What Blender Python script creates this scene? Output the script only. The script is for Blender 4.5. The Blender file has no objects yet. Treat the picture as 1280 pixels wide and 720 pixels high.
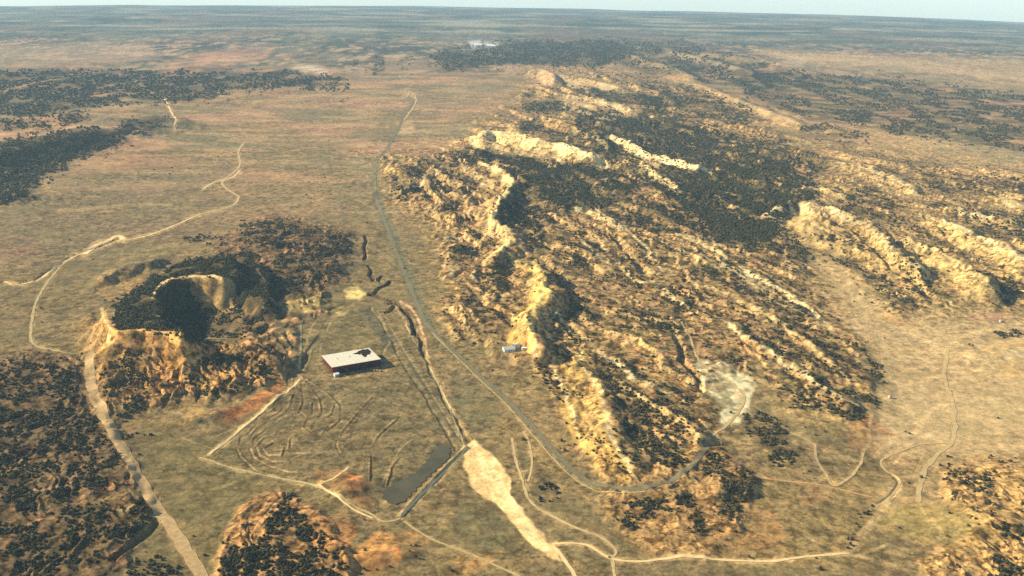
import bpy, math, random
import numpy as np
random.seed(7); rng = np.random.default_rng(7)
sc = bpy.context.scene
# ------------------------------------------------------------------ camera
CAMH = 450.0; R_E = 320000.0; F = 1244.0
PITCH = math.radians(18.75); ROLL = math.radians(0.9)
fw = np.array([0, math.cos(PITCH), -math.sin(PITCH)])
r0 = np.array([1.0, 0, 0]); u0 = np.array([0, math.sin(PITCH), math.cos(PITCH)])
rt = math.cos(ROLL)*r0 + math.sin(ROLL)*u0
up = math.cos(ROLL)*u0 - math.sin(ROLL)*r0
cam = bpy.data.objects.new('camera', bpy.data.cameras.new('camera'))
sc.collection.objects.link(cam); sc.camera = cam
cam.data.sensor_width = 36; cam.data.lens = F/1280*36
cam.data.clip_start = 1; cam.data.clip_end = 80000
from mathutils import Matrix, Vector
M = Matrix(((rt[0], up[0], -fw[0], 0), (rt[1], up[1], -fw[1], 0), (rt[2], up[2], -fw[2], CAMH), (0, 0, 0, 1)))
cam.matrix_world = M
# ------------------------------------------------------------------ world, sun, exposure
SUN_EL = math.radians(27); SUN_AZ = math.radians(-84)      # azimuth from +Y towards +X : the sun stands to the left
w = bpy.data.worlds.new('World'); sc.world = w; w.use_nodes = True
nt = w.node_tree; bg = nt.nodes['Background']
sky = nt.nodes.new('ShaderNodeTexSky'); sky.sky_type = 'NISHITA'; sky.sun_disc = False
sky.sun_elevation = SUN_EL; sky.sun_rotation = SUN_AZ; sky.dust_density = 0.05; sky.air_density = 0.6; sky.ozone_density = 0.0; sky.altitude = 0
nt.links.new(sky.outputs[0], bg.inputs[0]); bg.inputs[1].default_value = 0.11
sl = bpy.data.lights.new('sun', 'SUN'); sl.energy = 4.6; sl.angle = math.radians(0.55); sl.color = (1.0, 0.89, 0.70)
so = bpy.data.objects.new('sun', sl); sc.collection.objects.link(so)
sdir = Vector((math.cos(SUN_EL)*math.sin(SUN_AZ), math.cos(SUN_EL)*math.cos(SUN_AZ), math.sin(SUN_EL)))
so.rotation_euler = sdir.to_track_quat('Z', 'Y').to_euler(); so.location = (-300, 300, 900)
sc.view_settings.view_transform = 'Standard'; sc.view_settings.look = 'None'
sc.view_settings.exposure = 0.98; sc.view_settings.gamma = 1; sc.view_settings.use_curve_mapping = False
sc.render.engine = 'CYCLES'
try:
    sc.cycles.use_denoising = False
    sc.cycles.max_bounces = 4; sc.cycles.diffuse_bounces = 2; sc.cycles.volume_bounces = 0
    sc.cycles.use_adaptive_sampling = True
except Exception: pass

# ------------------------------------------------------------------ helpers
def lin(c):
    c = np.array(c, float)/255.0
    return np.where(c <= 0.04045, c/12.92, ((c+0.055)/1.055)**2.4)
def sm(a, b, x):
    t = np.clip((x-a)/(b-a), 0, 1); return t*t*(3-2*t)
def h2(ix, iy, seed):
    with np.errstate(over='ignore'):
        n = (ix.astype(np.int64)*374761393 + iy.astype(np.int64)*668265263 + seed*1442695041) & 0xffffffff
        n = ((n ^ (n >> 13))*1274126177) & 0xffffffff
        n = (n ^ (n >> 16)) & 0xffffffff
    return n.astype(np.float32)/4294967295.0
def vnoise(x, y, seed=0):                       # gradient noise, about -1..1
    ix = np.floor(x); iy = np.floor(y); fx = (x-ix).astype(np.float32); fy = (y-iy).astype(np.float32)
    ix = ix.astype(np.int64); iy = iy.astype(np.int64)
    ux = fx*fx*fx*(fx*(fx*6-15)+10); uy = fy*fy*fy*(fy*(fy*6-15)+10)
    def g(dx, dy):
        a = h2(ix+dx, iy+dy, seed)*6.2831853
        return np.cos(a)*(fx-dx) + np.sin(a)*(fy-dy)
    a = g(0, 0); b = g(1, 0); c = g(0, 1); d = g(1, 1)
    return ((a+(b-a)*ux)*(1-uy) + (c+(d-c)*ux)*uy)*1.5

# pixels (of the 1280x720 photograph) -> rays
def rays(px, py):
    px = np.asarray(px, float); py = np.asarray(py, float)
    a = (px-640)/F; b = (360-py)/F
    return fw[None]+a[:, None]*rt[None]+b[:, None]*up[None]
def proj(x, y, z):
    v = np.stack([x, y, z-CAMH], -1)
    f = v@fw; return 640+F*(v@rt)/f, 360-F*(v@up)/f, f
def base(x, y): return -(x*x+y*y)/(2*R_E)

# ------------------------------------------------------------------ ground grid (fine near, coarse far)
dep = np.arctan((np.arange(905, 10.6, -1.0)-360)/F)+PITCH
tn = np.tan(dep); rr = R_E*(tn-np.sqrt(np.maximum(tn*tn-2*CAMH/R_E, 0)))
rr = rr[np.isfinite(rr)]
ROW = [rr[0]]
for q in rr[1:]:
    if q > ROW[-1]+0.5: ROW.append(q)
while ROW[-1] < 18800: ROW.append(ROW[-1]*1.03)
ROW = np.array(ROW)
T0, T1, DT = -0.80, 0.80, 1/1244.0
COL = np.arange(T0, T1, DT)
NI, NJ = len(ROW), len(COL)
YY = np.repeat(ROW[:, None], NJ, 1); XX = YY*COL[None]
DROW = np.gradient(ROW)[:, None]*np.ones((1, NJ))
U, V, _ = proj(XX, YY, base(XX, YY))
LOGR = ROW
def gidx(x, y):
    i = np.interp(y, ROW, np.arange(NI)); j = (x/np.maximum(y, 1)-T0)/DT
    return np.clip(i, 0, NI-1.001), np.clip(j, 0, NJ-1.001)
def bil(A, x, y):
    i, j = gidx(x, y); i0 = i.astype(int); j0 = j.astype(int); a = i-i0; b = j-j0
    return (A[i0, j0]*(1-a)*(1-b)+A[i0+1, j0]*a*(1-b)+A[i0, j0+1]*(1-a)*b+A[i0+1, j0+1]*a*b)
H = np.zeros((NI, NJ))            # relief above the curved base
def plane_hit(px, py, z=0.0):     # on the curved base raised by z
    d = rays(px, py); z = np.broadcast_to(np.asarray(z, float), d.shape[:1])
    hr = np.hypot(d[:, 0], d[:, 1]); t = -d[:, 2]/hr; hh = CAMH-z
    disc = np.maximum(t*t-2*hh/R_E, 1e-7)
    r = R_E*(t-np.sqrt(disc)); k = r/hr
    return d[:, 0]*k, d[:, 1]*k
def hit(px, py, steps=48):        # first meeting of the ray and the relief
    px = np.asarray(px, float); py = np.asarray(py, float)
    xa, ya = plane_hit(px, py, 75.0); xb, yb = plane_hit(px, py, -12.0)
    ox = xb.copy(); oy = yb.copy(); done = np.zeros(len(px), bool)
    za = base(xa, ya)+75; zb = base(xb, yb)-12
    prev = np.zeros(len(px)); lastg = np.full(len(px), 1.0)
    for k in range(steps+1):
        s = k/steps; x = xa+(xb-xa)*s; y = ya+(yb-ya)*s; z = za+(zb-za)*s
        g = z-base(x, y)-bil(H, x, y)
        new = (g <= 0) & ~done
        fr = np.where(new, lastg/np.maximum(lastg-g, 1e-6), 0) if k else np.zeros(len(px))
        s2 = s-(1-fr)/steps
        ox = np.where(new, xa+(xb-xa)*s2, ox); oy = np.where(new, ya+(yb-ya)*s2, oy)
        done |= new; lastg = g
    return ox, oy
def zat(x, y): return base(x, y)+bil(H, x, y)

# multi-octave noise that fades out where the grid is too coarse for it
def octn(wl, seed, X=None, Y=None):
    X = XX if X is None else X; Y = YY if Y is None else Y
    return vnoise(X/wl, Y/wl, seed)*sm(0.8, 2.5, wl/DROW)
def window(u0_, u1_, v0_, v1_, pad):
    m = (U > u0_-pad) & (U < u1_+pad) & (V > v0_-pad) & (V < v1_+pad)
    rws = np.where(m.any(1))[0]; cls = np.where(m.any(0))[0]
    if len(rws) == 0: return None
    return slice(rws[0], rws[-1]+1), slice(cls[0], cls[-1]+1)
def worldwin(x, y, pad):
    i0 = max(0, int(np.searchsorted(ROW, min(y)-pad))-1); i1 = min(NI, int(np.searchsorted(ROW, max(y)+pad))+1)
    yy = np.array([max(min(y)-pad, ROW[0]), max(y)+pad])
    ts = [ (min(x)-pad)/yy[0], (min(x)-pad)/yy[1], (max(x)+pad)/yy[0], (max(x)+pad)/yy[1] ]
    j0 = max(0, int((min(ts)-T0)/DT)-1); j1 = min(NJ, int((max(ts)-T0)/DT)+2)
    if i1 <= i0 or j1 <= j0: return None
    return slice(i0, i1), slice(j0, j1)
def segdist(px, py, X, Y):        # signed distance to a polyline (positive on the right hand of its direction), parameter
    best = np.full(X.shape, 1e9); sg = np.zeros(X.shape); par = np.zeros(X.shape)
    n = len(px)-1
    for k in range(n):
        ax, ay, bx, by = px[k], py[k], px[k+1], py[k+1]
        dx, dy = bx-ax, by-ay; L = dx*dx+dy*dy+1e-9
        t = np.clip(((X-ax)*dx+(Y-ay)*dy)/L, 0, 1)
        ex = X-ax-t*dx; ey = Y-ay-t*dy; d = np.hypot(ex, ey)
        s = np.where(dy*(X-ax)-dx*(Y-ay) >= 0, 1.0, -1.0)
        m = d < best; best = np.where(m, d, best); sg = np.where(m, s, sg); par = np.where(m, (k+t)/n, par)
    return best, sg, par
def polysd(px, py, X, Y):         # signed distance to a closed polygon (negative inside)
    best = np.full(X.shape, 1e9); ins = np.zeros(X.shape, bool); n = len(px)
    for k in range(n):
        ax, ay = px[k], py[k]; bx, by = px[(k+1) % n], py[(k+1) % n]
        dx, dy = bx-ax, by-ay; L = dx*dx+dy*dy+1e-9
        t = np.clip(((X-ax)*dx+(Y-ay)*dy)/L, 0, 1)
        best = np.minimum(best, np.hypot(X-ax-t*dx, Y-ay-t*dy))
        c = ((ay > Y) != (by > Y)) & (X < (bx-ax)*(Y-ay)/(by-ay+1e-12)+ax); ins ^= c
    return np.where(ins, -best, best)
def PX(s): # "x,y x,y ..." -> arrays
    a = np.array([[float(q) for q in p.split(',')] for p in s.split()]); return a[:, 0], a[:, 1]
W1 = octn(55, 11); W2 = octn(55, 12); W3 = octn(14, 13); W4 = octn(14, 14); W5 = octn(220, 15); W6 = octn(220, 16)
WX = 9*W1+3*W3; WY = 9*W2+3*W4                    # metres of warp

def ridge(s, z, ws, wb, gully=0.45, ends=0.12):   # cuesta: steep face on the right of the direction, long back slope
    a, b = PX(s)
    if b.mean() > 300 and 700 < a.mean() < 1100: z = z*.55; ws *= .8
    x, y = plane_hit(a, b, z); pad = max(ws, wb)*1.6
    wn = worldwin(x, y, pad)
    if wn is None: return
    X = XX[wn]+WX[wn]*1.5+1.5*W3[wn]; Y = YY[wn]+WY[wn]*1.5+1.5*W4[wn]
    d, sg, par = segdist(x, y, X, Y)
    gl = 1+gully*(octn(38, 21)[wn] if False else G38[wn])
    wd = np.where(sg > 0, ws*gl, wb*(1+0.25*G38[wn]))
    p = np.clip(1-d/np.maximum(wd, 1), 0, 1)
    p = np.where(sg > 0, p**1.15, p*p*(3-2*p))
    e = sm(0, ends, par)*sm(0, ends, 1-par)*0.75+0.25
    v = z*p*e*(1+.16*G38[wn]+.13*G16[wn])
    cur = H[wn]; q = np.clip(v/max(z, 1), 0, 1); vv_ = v+np.minimum(cur, 0)*(1-q)+cur*.3*q; H[wn] = np.where(v > 0, np.maximum(cur, vv_), cur)
def mesa(s, z, ww, gully=0.5, top=0.0):
    a, b = PX(s); x, y = plane_hit(a, b, z); wn = worldwin(x, y, ww*1.8)
    X = XX[wn]+WX[wn]*0.8; Y = YY[wn]+WY[wn]*0.8
    d = polysd(x, y, X, Y)
    wd = ww*(1+gully*G38[wn]+0.25*G16[wn])
    p = np.clip(1-np.maximum(d, 0)/wd, 0, 1)
    p = np.where(p < .55, p*0.75, 0.4125+(p-.55)*1.3056)
    v = z*p+top*sm(0, 60, -d)
    cur = H[wn]; H[wn] = np.where(v > 0, np.maximum(cur, v+np.minimum(cur, 0)*(1-np.clip(v/z, 0, 1))), cur)
def hill(cx, cy, z, rx, ry, ang=0):
    x, y = plane_hit([cx], [cy], z); x = x[0]; y = y[0]
    pad = max(rx, ry)*2.2; wn = worldwin(np.array([x]), np.array([y]), pad)
    if wn is None: return
    X = XX[wn]-x+2*WX[wn]; Y = YY[wn]-y+2*WY[wn]; c, s = math.cos(ang), math.sin(ang)
    q = ((X*c+Y*s)/rx)**2+((-X*s+Y*c)/ry)**2
    H[wn] = H[wn]+z*np.exp(-q*1.4)
def channel(s, depth, width, flat=False, lift=False, z=0.0):
    a, b = PX(s); x, y = (hit(a, b) if not lift else hit(a, b)); wn = worldwin(x, y, width*3+12)
    if wn is None: return
    X = XX[wn]+0.35*WX[wn]; Y = YY[wn]+0.35*WY[wn]
    d, sg, par = segdist(x, y, X, Y)
    H[wn] = H[wn]-depth*(1-sm(width*0.35, width, d))

G38 = octn(38, 21); G16 = octn(16, 22)
# ---------------------------------------------------------------- relief
H += 5*octn(900, 31)+3*octn(350, 32)+1.2*octn(120, 33)+0.5*octn(45, 34)+0.22*octn(14, 35)
# soft area masks (polygons given in picture pixels on the ground, stored as functions of place)
def area(s, soft=10, warp=8, z=0.0, relief=False):
    a, b = PX(s)
    x, y = hit(a, b) if relief else plane_hit(a, b, z)
    pu, pv, _ = proj(x, y, base(x, y)); wn = window(pu.min(), pu.max(), pv.min(), pv.max(), soft+warp*1.5+2)
    out = np.zeros((NI, NJ), np.float32)
    if wn is None: return out
    d = polysd(pu, pv, U[wn]+warp*(W1[wn]*0.5+W3[wn]*0.6+W5[wn]*0.5), V[wn]+warp*0.55*(W2[wn]*0.5+W4[wn]*0.6+W6[wn]*0.5))
    out[wn] = 1-sm(-soft, soft, d); return out
BAD_C = "500,215 560,190 590,160 640,130 660,85 760,80 900,120 1000,170 1010,230 1050,270 1090,330 1060,400 1110,480 1090,530 1000,520 940,500 900,560 800,600 770,560 680,480 560,410 540,340 560,300 480,240"
BAD_R = "950,250 1000,190 1100,190 1330,220 1400,380 1280,385 1130,385 1050,330"
UPL = area(BAD_C, 75, 20)
UPR = area(BAD_R, 30, 20)
H += (3+5*sm(1300, 2200, YY))*UPL+5*UPR
# ridged, stretched relief of the badlands
ca, sa = math.cos(math.radians(-62)), math.sin(math.radians(-62))
A = XX*ca+YY*sa; B = -XX*sa+YY*ca                 # A along the ridges, B across
A = A+2.5*WX+40*W5; B = B+2.0*WY+25*W6
def ridged(la, lb, seed): return (1-np.abs(vnoise(A/la, B/lb, seed))*1.6)*sm(0.8, 2.2, lb*1.3/DROW)
R1n = ridged(260, 90, 41); R2n = ridged(95, 42, 42); R3n = ridged(40, 19, 43); R4n = ridged(16, 9, 44)
ROUGH_C = area("490,205 560,190 600,160 650,130 660,85 760,80 900,120 1000,190 1000,230 960,270 1000,330 1050,400 1100,480 1090,530 1000,520 950,470 900,480 880,560 850,590 800,600 760,600 720,560 690,500 640,430 560,410 545,360 560,300 490,250", 26, 20)
def cuesta(lam, la, seed, face=.16, Aq=None, Bq=None):       # parallel ledges: steep face to the left, long back slope
    Aq = A if Aq is None else Aq; Bq = B if Bq is None else Bq
    vis = sm(1.0, 2.6, lam*face*2.2/np.maximum(DROW*.45, .6)) if Aq is A else 1.0
    ph = Bq/lam+1.3*vnoise(Aq/(la*2.2), Bq/(lam*4), seed)+.35*vnoise(Aq/(la*.35), Bq/(lam*1.5), seed+1)
    k = np.floor(ph); fr = ph-k
    am = sm(-.25, .35, vnoise(Aq/la+k*7.3, k*3.7+Bq*0, seed+2))
    return np.where(fr < face, sm(0, face, fr), 1-sm(face, 1.0, fr)**.8)*am*vis, fr, am
Q1, F1_, A1_ = cuesta(85, 330, 501); Q2, F2_, A2_ = cuesta(34, 150, 511, .2); Q3, F3_, A3_ = cuesta(14, 60, 521, .3)
LOWK = .42+.58*sm(1250, 2100, YY)
RELIEF = ROUGH_C*LOWK*(10*Q1+5.5*Q2+3.0*Q3+1.6*R2n+1.6*R3n+1.2*R4n)
ROUGH_R = UPR
Q4, F4_, A4_ = cuesta(120, 480, 531, .3)
RELIEF += ROUGH_R*(13*Q4+4*Q2+1.6*Q3+1.2*R3n+.8*R4n)
ROUGH_L = area("-80,470 40,440 100,450 160,560 190,640 150,720 120,800 -120,800", 10, 14)
RELIEF += ROUGH_L*(2.5*R2n+2.2*R3n+1.2*R4n)
ROUGH_B = area("300,630 350,612 400,640 440,690 450,800 260,800 270,700", 8, 8)
RELIEF += ROUGH_B*(1.5*R2n+1.5*R3n+1.1*R4n)+1.5*ROUGH_B
ROUGH_N = area("130,430 240,430 340,440 360,470 300,500 230,500 140,520 120,480", 10, 10)
RELIEF += ROUGH_N*(4*R2n+5.5*R3n+3.2*R4n)
ROUGH_H = area("270,300 340,270 440,290 430,350 400,380 330,385 280,360", 12, 10)
ROUGH_E = area('296,388 350,384 405,374 412,392 380,404 372,470 330,476 300,440', 8, 10)
RELIEF += ROUGH_E*(1.6*R2n+2.4*R3n+1.6*R4n)
RELIEF += ROUGH_H*(3*R2n+3*R3n+1.4*R4n)
ROUGH_W = area("440,190 560,190 600,300 560,420 600,430 560,330 520,250", 8, 12)
RELIEF += ROUGH_W*(1.2*R2n+1.5*R3n+0.8*R4n)
ROUGH_Q = area("1180,590 1240,575 1400,600 1400,800 1200,760 1150,700 1230,660 1180,620", 10, 12)
RELIEF += ROUGH_Q*(1.5*R2n+2.4*R3n+1.2*R4n)
ROUGH_S = area("740,560 800,590 900,560 945,600 930,660 880,700 800,690 760,650", 8, 8)
RELIEF += ROUGH_S*(2.5*R2n+1.5*R3n+0.8*R4n)
ROUGH_F = area("-300,90 200,80 420,90 420,125 210,130 170,140 60,170 -300,190", 10, 20)
RELIEF += ROUGH_F*(14*octn(300, 51)+8*octn(140, 52))
H += RELIEF
FAR = sm(4500, 9000, YY)
H += FAR*(16*octn(1800, 53)+14*vnoise(XX/3500, YY/1500, 54))
# left mesa with its hollow
mesa("128,392 155,370 190,350 225,328 270,318 290,326 296,340 278,349 240,347 212,350 196,366 190,386 202,402 216,414 226,424 214,420 180,414 148,416 136,406", 36, 34, 0.55, 3)
mesa("282,330 300,322 330,345 340,370 330,385 310,372 292,350", 20, 30, 0.5)
hill(350, 300, 11, 130, 90); hill(390, 335, 8, 90, 60); hill(300, 345, 6, 60, 60)
hill(240, 452, 8, 45, 25); hill(180, 455, 6, 50, 20)
ridge("95,405 112,395 128,400 140,420 138,445", 5, 22, 40, 0.3)
ridge("120,352 150,335 175,330 200,320", 8, 22, 30, 0.5)
# left far wooded slope and knolls
mesa("-60,185 60,168 120,152 170,140 200,146 150,158 100,168 40,182 -60,205", 26, 130, 0.4)
hill(85, 148, 22, 90, 120); hill(20, 152, 12, 200, 120); hill(20, 240, 14, 120, 50)
# centre cuestas
RIDGES = [
    ("592,172 612,163 640,168 668,176 700,182 735,194 756,204", 30, 60, 70, .45),
    ("680,148 700,150 722,163 745,170 760,186", 26, 50, 60, .45),
    ("690,180 720,190 752,198", 20, 28, 40, .3),
    ("763,170 782,176 800,190 832,198 862,207 888,214", 24, 38, 55, .3),
    ("785,195 805,208 822,222", 18, 34, 30, .3),
    ("836,226 850,238", 12, 22, 20, .3),
    ("604,203 622,212 641,224 634,236 622,250 617,268 618,282", 26, 48, 60, .35),
    ("612,278 632,284 638,296 628,312 606,324", 18, 30, 40, .3),
    ("645,324 664,330 678,346 682,364 674,382 664,400 668,424 672,440", 24, 42, 45, .35),
    ("690,398 700,388 706,400", 12, 16, 22, .3),
    ("706,400 722,412 740,424", 12, 20, 26, .3),
    ("664,88 676,86 690,92 694,104", 26, 60, 60, .3),
    ("700,94 730,98 760,106 786,112", 20, 70, 70, .3),
    ("650,120 672,112 690,122", 18, 50, 50, .4),
    ("700,118 735,122 775,132 805,144", 20, 50, 60, .4),
    ("700,135 718,134 740,142 770,148", 14, 40, 50, .4),
    ("770,64 800,72 840,84 870,100", 26, 90, 120, .4),
    ("795,58 850,66 900,78 940,90", 26, 90, 130, .4),
    ("860,100 900,116 960,140 1010,158", 16, 70, 90, .4),
    ("830,60 880,66 950,74 1020,90", 24, 110, 150, .4),
    ("720,258 740,262 756,272 768,282", 12, 20, 26, .3),
    ("764,274 782,284 796,298 812,318 830,336", 13, 22, 30, .4),
    ("742,296 758,312 776,332 800,352 830,366 868,384", 12, 24, 22, .4),
    ("730,300 745,318 762,336", 10, 20, 20, .4),
    ("846,292 868,298 890,310 910,326", 12, 24, 30, .4),
    ("872,298 900,306 930,314", 12, 24, 30, .4),
    ("925,333 950,347 980,364 1010,384 1040,408", 13, 24, 30, .35),
    ("880,318 906,332 920,338 950,360 985,384", 11, 22, 26, .4),
    ("860,352 905,366 950,386 1000,420 1040,452 1062,476", 15, 30, 30, .45),
    ("895,395 930,415 970,440 1010,468 1050,500 1078,510", 16, 28, 32, .45),
    ("790,350 830,360 858,376 870,392", 14, 24, 26, .4),
    ("760,388 800,396 838,404 852,418", 14, 24, 26, .4),
    ("745,440 768,450 790,468 820,478 838,492", 14, 26, 26, .4),
    ("724,436 732,462 744,486 758,510 768,540 778,566 790,590", 20, 48, 34, .5),
    ("770,470 800,492 830,512 856,534 876,556", 15, 26, 30, .45),
    ("560,345 572,332 590,336 596,352", 9, 20, 26, .4),
    ("520,232 545,215 570,205 596,214 608,230", 14, 26, 36, .5),
    ("560,300 580,292 600,300", 8, 18, 24, .4),
    ("690,445 700,470 710,500 720,530", 9, 24, 26, .5),
    # right
    ("958,266 978,257 1000,255 1030,260 1062,270 1090,283 1108,298 1130,318 1160,346", 27, 66, 40, .3),
    ("1112,288 1140,300 1170,311 1200,326 1228,344 1246,366", 24, 60, 40, .3),
    ("1150,266 1180,274 1215,290 1245,304 1285,326 1330,350", 22, 50, 44, .3),
    ("1175,258 1205,262 1240,270 1280,282", 17, 34, 50, .3),
    ("988,234 1010,230 1036,237 1062,248", 15, 44, 50, .3),
    ("1046,202 1080,208 1110,218 1134,230 1150,244", 16, 44, 60, .3),
    ("1230,245 1262,252 1300,262", 15, 44, 60, .3),
    ("1226,212 1262,214 1300,222", 15, 60, 60, .3),
    ("1268,296 1300,306 1340,320", 18, 44, 44, .3),
    ]
for s, z, ws, wb, g in RIDGES:
    ridge(s, z, ws, wb, g)
H += (ROUGH_C*0.5+UPR*0.25)*(1.6*G16+0.9*octn(8, 61))
# low knobs in the foreground
for c in [(430,600,7,30,22),(480,690,6,40,22),(420,655,5,30,20),(690,690,2,60,40),(915,600,5,30,30),(1230,640,6,50,30),(1260,440,7,60,40),(1225,450,3,40,25),
          (270,510,5,28,16),(250,520,3,25,16),(330,500,5,40,16),(640,380,3,60,40),(985,560,4,40,40)]:
    hill(*c)
# cut channels
ARROYO = "457,296 455,322 464,336 468,350 480,347 474,358 462,368 480,376 496,382 508,396 516,412 524,432 530,446"
for a_s in ["457,295 459,302 455,309 457,318 454,325", "461,333 466,338 463,343 468,350", "479,345 474,349 477,352", "487,352 482,357 474,361 470,367 463,369", "463,368 472,371 481,374 489,377",
            "486,380 494,379 500,383 505,389 511,394 515,403 519,412 517,418", "517,412 524,424 526,434 531,444", "492,383 487,390 483,391"]:
    channel(a_s, 3.6, 3.4)
channel("530,446 540,468 556,500 574,532 588,552", 1.2, 3)
channel("0,354 22,355 44,350 66,334 92,320 112,312 150,298", 1.8, 5)
channel("196,654 186,668 160,685 140,700", 3.5, 4)
channel("1112,592 1122,602 1116,618 1098,630", .8, 3)
channel("1070,285 1090,305 1120,332 1150,352 1160,368", 7, 11)
channel("770,300 790,318 806,340", 6, 9)
channel("848,420 852,446 868,468 876,488", 4, 6)
channel("1160,270 1185,290 1205,310", 5, 10)
TERR = ['358.8,475.0 360.0,490.0 342.5,510.0 325.0,522.5 312.5,540.0 300.0,546.2 298.0,560.0 305.0,572.5 322.5,588.8 345.0,596.2 370.0,597.5', '367.5,475.0 368.8,490.0 362.5,510.0 340.0,525.0 322.5,535.0 315.0,542.5', '376.2,477.5 378.8,500.0 375.0,515.0 355.0,522.5 335.0,535.0 317.5,547.5 315.0,560.0 321.2,572.5 337.5,582.5 360.0,590.0 375.0,591.2', '382.5,477.5 400.0,500.0 402.5,517.5 392.5,527.5 380.0,526.2', '385.0,475.0 410.0,492.5 425.0,507.5 425.0,525.0 410.0,537.5 395.0,542.5', '370.0,531.2 350.0,542.5 330.0,547.5 322.5,557.5 327.5,570.0 342.5,577.5 362.5,577.5', '362.5,550.0 361.2,560.0 370.0,567.5 390.0,567.5', '342.5,552.5 330.0,560.0 337.5,570.0 352.5,570.0 355.0,560.0 342.5,552.5', '380.0,535.0 390.0,542.5 402.5,542.5 410.0,535.0', '405.0,522.5 415.0,517.5 417.5,507.5', '465.0,497.5 447.5,517.5 430.0,537.5 423.8,555.0 427.5,567.5', '497.5,523.8 475.0,542.5 466.2,560.0 463.0,580.0 462.5,600.0', '500.0,572.5 490.0,585.0 483.8,607.5', '370.0,510.0 385.0,520.0 380.0,532.5', '390.0,505.0 390.0,517.5', '335.0,522.5 350.0,513.8 365.0,497.5']
for s in TERR: channel(s, 0.5, 1.9)
channel("495,384 520,430 548,476 572,528 582,556", 0.5, 2.2)
channel("462,384 478,404 498,444 530,496 560,544 572,562", .9, 2.4)
channel("400,420 386,440 376,462", 1.2, 4); channel("455,388 430,380 404,390", 1.2, 4)
# dam bank
def bank(s, z, wd):
    a, b = PX(s); x, y = hit(a, b); wn = worldwin(x, y, wd*3)
    d, sg, par = segdist(x, y, XX[wn], YY[wn]); H[wn] = H[wn]+z*(1-sm(wd*0.2, wd, d))
bank("582,560 560,580 540,602 518,624 500,645", 2.0, 3.4)
bank("586,562 570,548 548,512 520,470 498,432", .3, 2.4)
bank("362,486 340,504 310,530 280,552 258,572", .6, 4)
# level ground under the barn, the house and the pond
def level(s, soft):
    a, b = PX(s); x, y = hit(a, b); wn = worldwin(x, y, soft*2+5); d = polysd(x, y, XX[wn], YY[wn])
    k = 1-sm(0, soft, d); z0 = float(np.mean(bil(H, x, y))); H[wn] = H[wn]*(1-k)+z0*k; return z0
level("400,452 476,438 486,462 412,476", 14)
level("615,428 660,426 665,444 618,446", 10)
POND = "478,613 496,603 520,590 538,571 550,556 562,560 560,574 540,592 522,610 505,627 490,630 479,624"
zp = level(POND, 6)

# ---------------------------------------------------------------- surface colours (plain surface colour, plus painted far haze tint and arroyo light and shade)
gx = np.gradient(H, axis=1)/(np.gradient(XX, axis=1)); gy = np.gradient(H, axis=0)/np.gradient(YY, axis=0)
gx_ = gx; gy_ = gy-gx*COL[None]
slope = np.hypot(gx_, gy_)
C3 = np.zeros((NI, NJ, 3), np.float32)
def mixc(mask, col):
    global C3
    C3 += (lin(col)[None, None].astype(np.float32)-C3)*mask[..., None].astype(np.float32)
n1 = octn(420, 71); n2 = octn(150, 72); n3 = octn(60, 73); n4 = octn(24, 74); n5 = octn(9, 75)
mixc(np.ones((NI, NJ)), (146, 124, 84))
A1 = XX*.95+YY*.3+60*W5; B1 = -XX*.3+YY*.95+50*W6
s1 = vnoise(A1/260, B1/120, 171)*sm(.8, 2.5, 120/DROW); s2 = vnoise(A1/90, B1/46, 172)*sm(.8, 2.5, 46/DROW); s3 = vnoise(A1/34, B1/20, 173)*sm(.8, 2.5, 20/DROW)
mixc(sm(-.1, .3, n1+.5*n2)*.7, (130, 120, 80))
mixc(sm(0, .35, octn(300, 76)+.6*n3)*.5, (172, 136, 96))
mixc(sm(0.02, .35, s1+.5*s2)*.55, (116, 112, 72))
mixc(sm(0.05, .4, s2+.6*s3)*.5, (176, 150, 102))
mixc(sm(0.05, .45, -s2*.7+s3*.7)*.55, (104, 94, 60))
mixc(sm(0.0, .5, n4*.8+n5*.8)*.5, (98, 86, 56))
mixc(sm(0.05, .5, -n4*.8-n5*.8+n3*.3)*.5, (196, 168, 114))
tex = sm(-.25, .3, n3+n4*.8+n5*.7); texi = 1-tex
def paint(s, col, k=1.0, soft=6, warp=8, mod=None, relief=True):
    m = area(s, soft, warp, relief=relief)*k*(.72+.28*tex)
    if mod is not None: m = m*mod
    mixc(m, col); return m
tex = sm(-.25, .3, n3+n4*.8+n5*.7); texi = 1-tex
# broad tones; distant land tinted dark blue-green in place of some haze
paint("-400,14 1700,14 1700,70 -400,60", (120, 116, 90), .7, 18, 20)
paint("-400,12 1800,12 1800,60 -400,50", (70, 84, 70), .75, 10, 20, sm(-.3, .3, vnoise(XX/1100, YY/1600, 81)+.3))
paint("-400,30 1700,40 1700,95 900,75 300,90 -400,95", (66, 74, 62), .8, 8, 20, sm(-.05, .25, vnoise(XX/420, YY/900, 82)))
F1 = vnoise(XX/210+YY/2600, YY/420, 401)*sm(.5, 1.4, 420/DROW); F2 = vnoise(XX/75, YY/170, 402)*sm(.5, 1.6, 170/DROW); F3 = vnoise(XX/700, YY/1500, 403)
FB = sm(3300, 4600, YY)
F4 = vnoise(XX/38, YY/95, 404)*sm(.4, 1.3, 95/DROW); F5 = vnoise(XX/420+YY/1300, YY/260, 405)*sm(.5, 1.3, 260/DROW)
FB2 = sm(5200, 7500, YY)
mixc(FB*.75, (118, 108, 84)); mixc(FB*sm(-.22, .2, .6*F1+.7*F2+.8*F3+.6*F4+.7*F5)*.8, (50, 58, 52)); mixc(FB*(1-.7*FB2)*sm(.12, .4, -F1*.4-.6*F2-.6*F4+.3*F3-.4*F5)*.7, (192, 160, 124))
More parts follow.
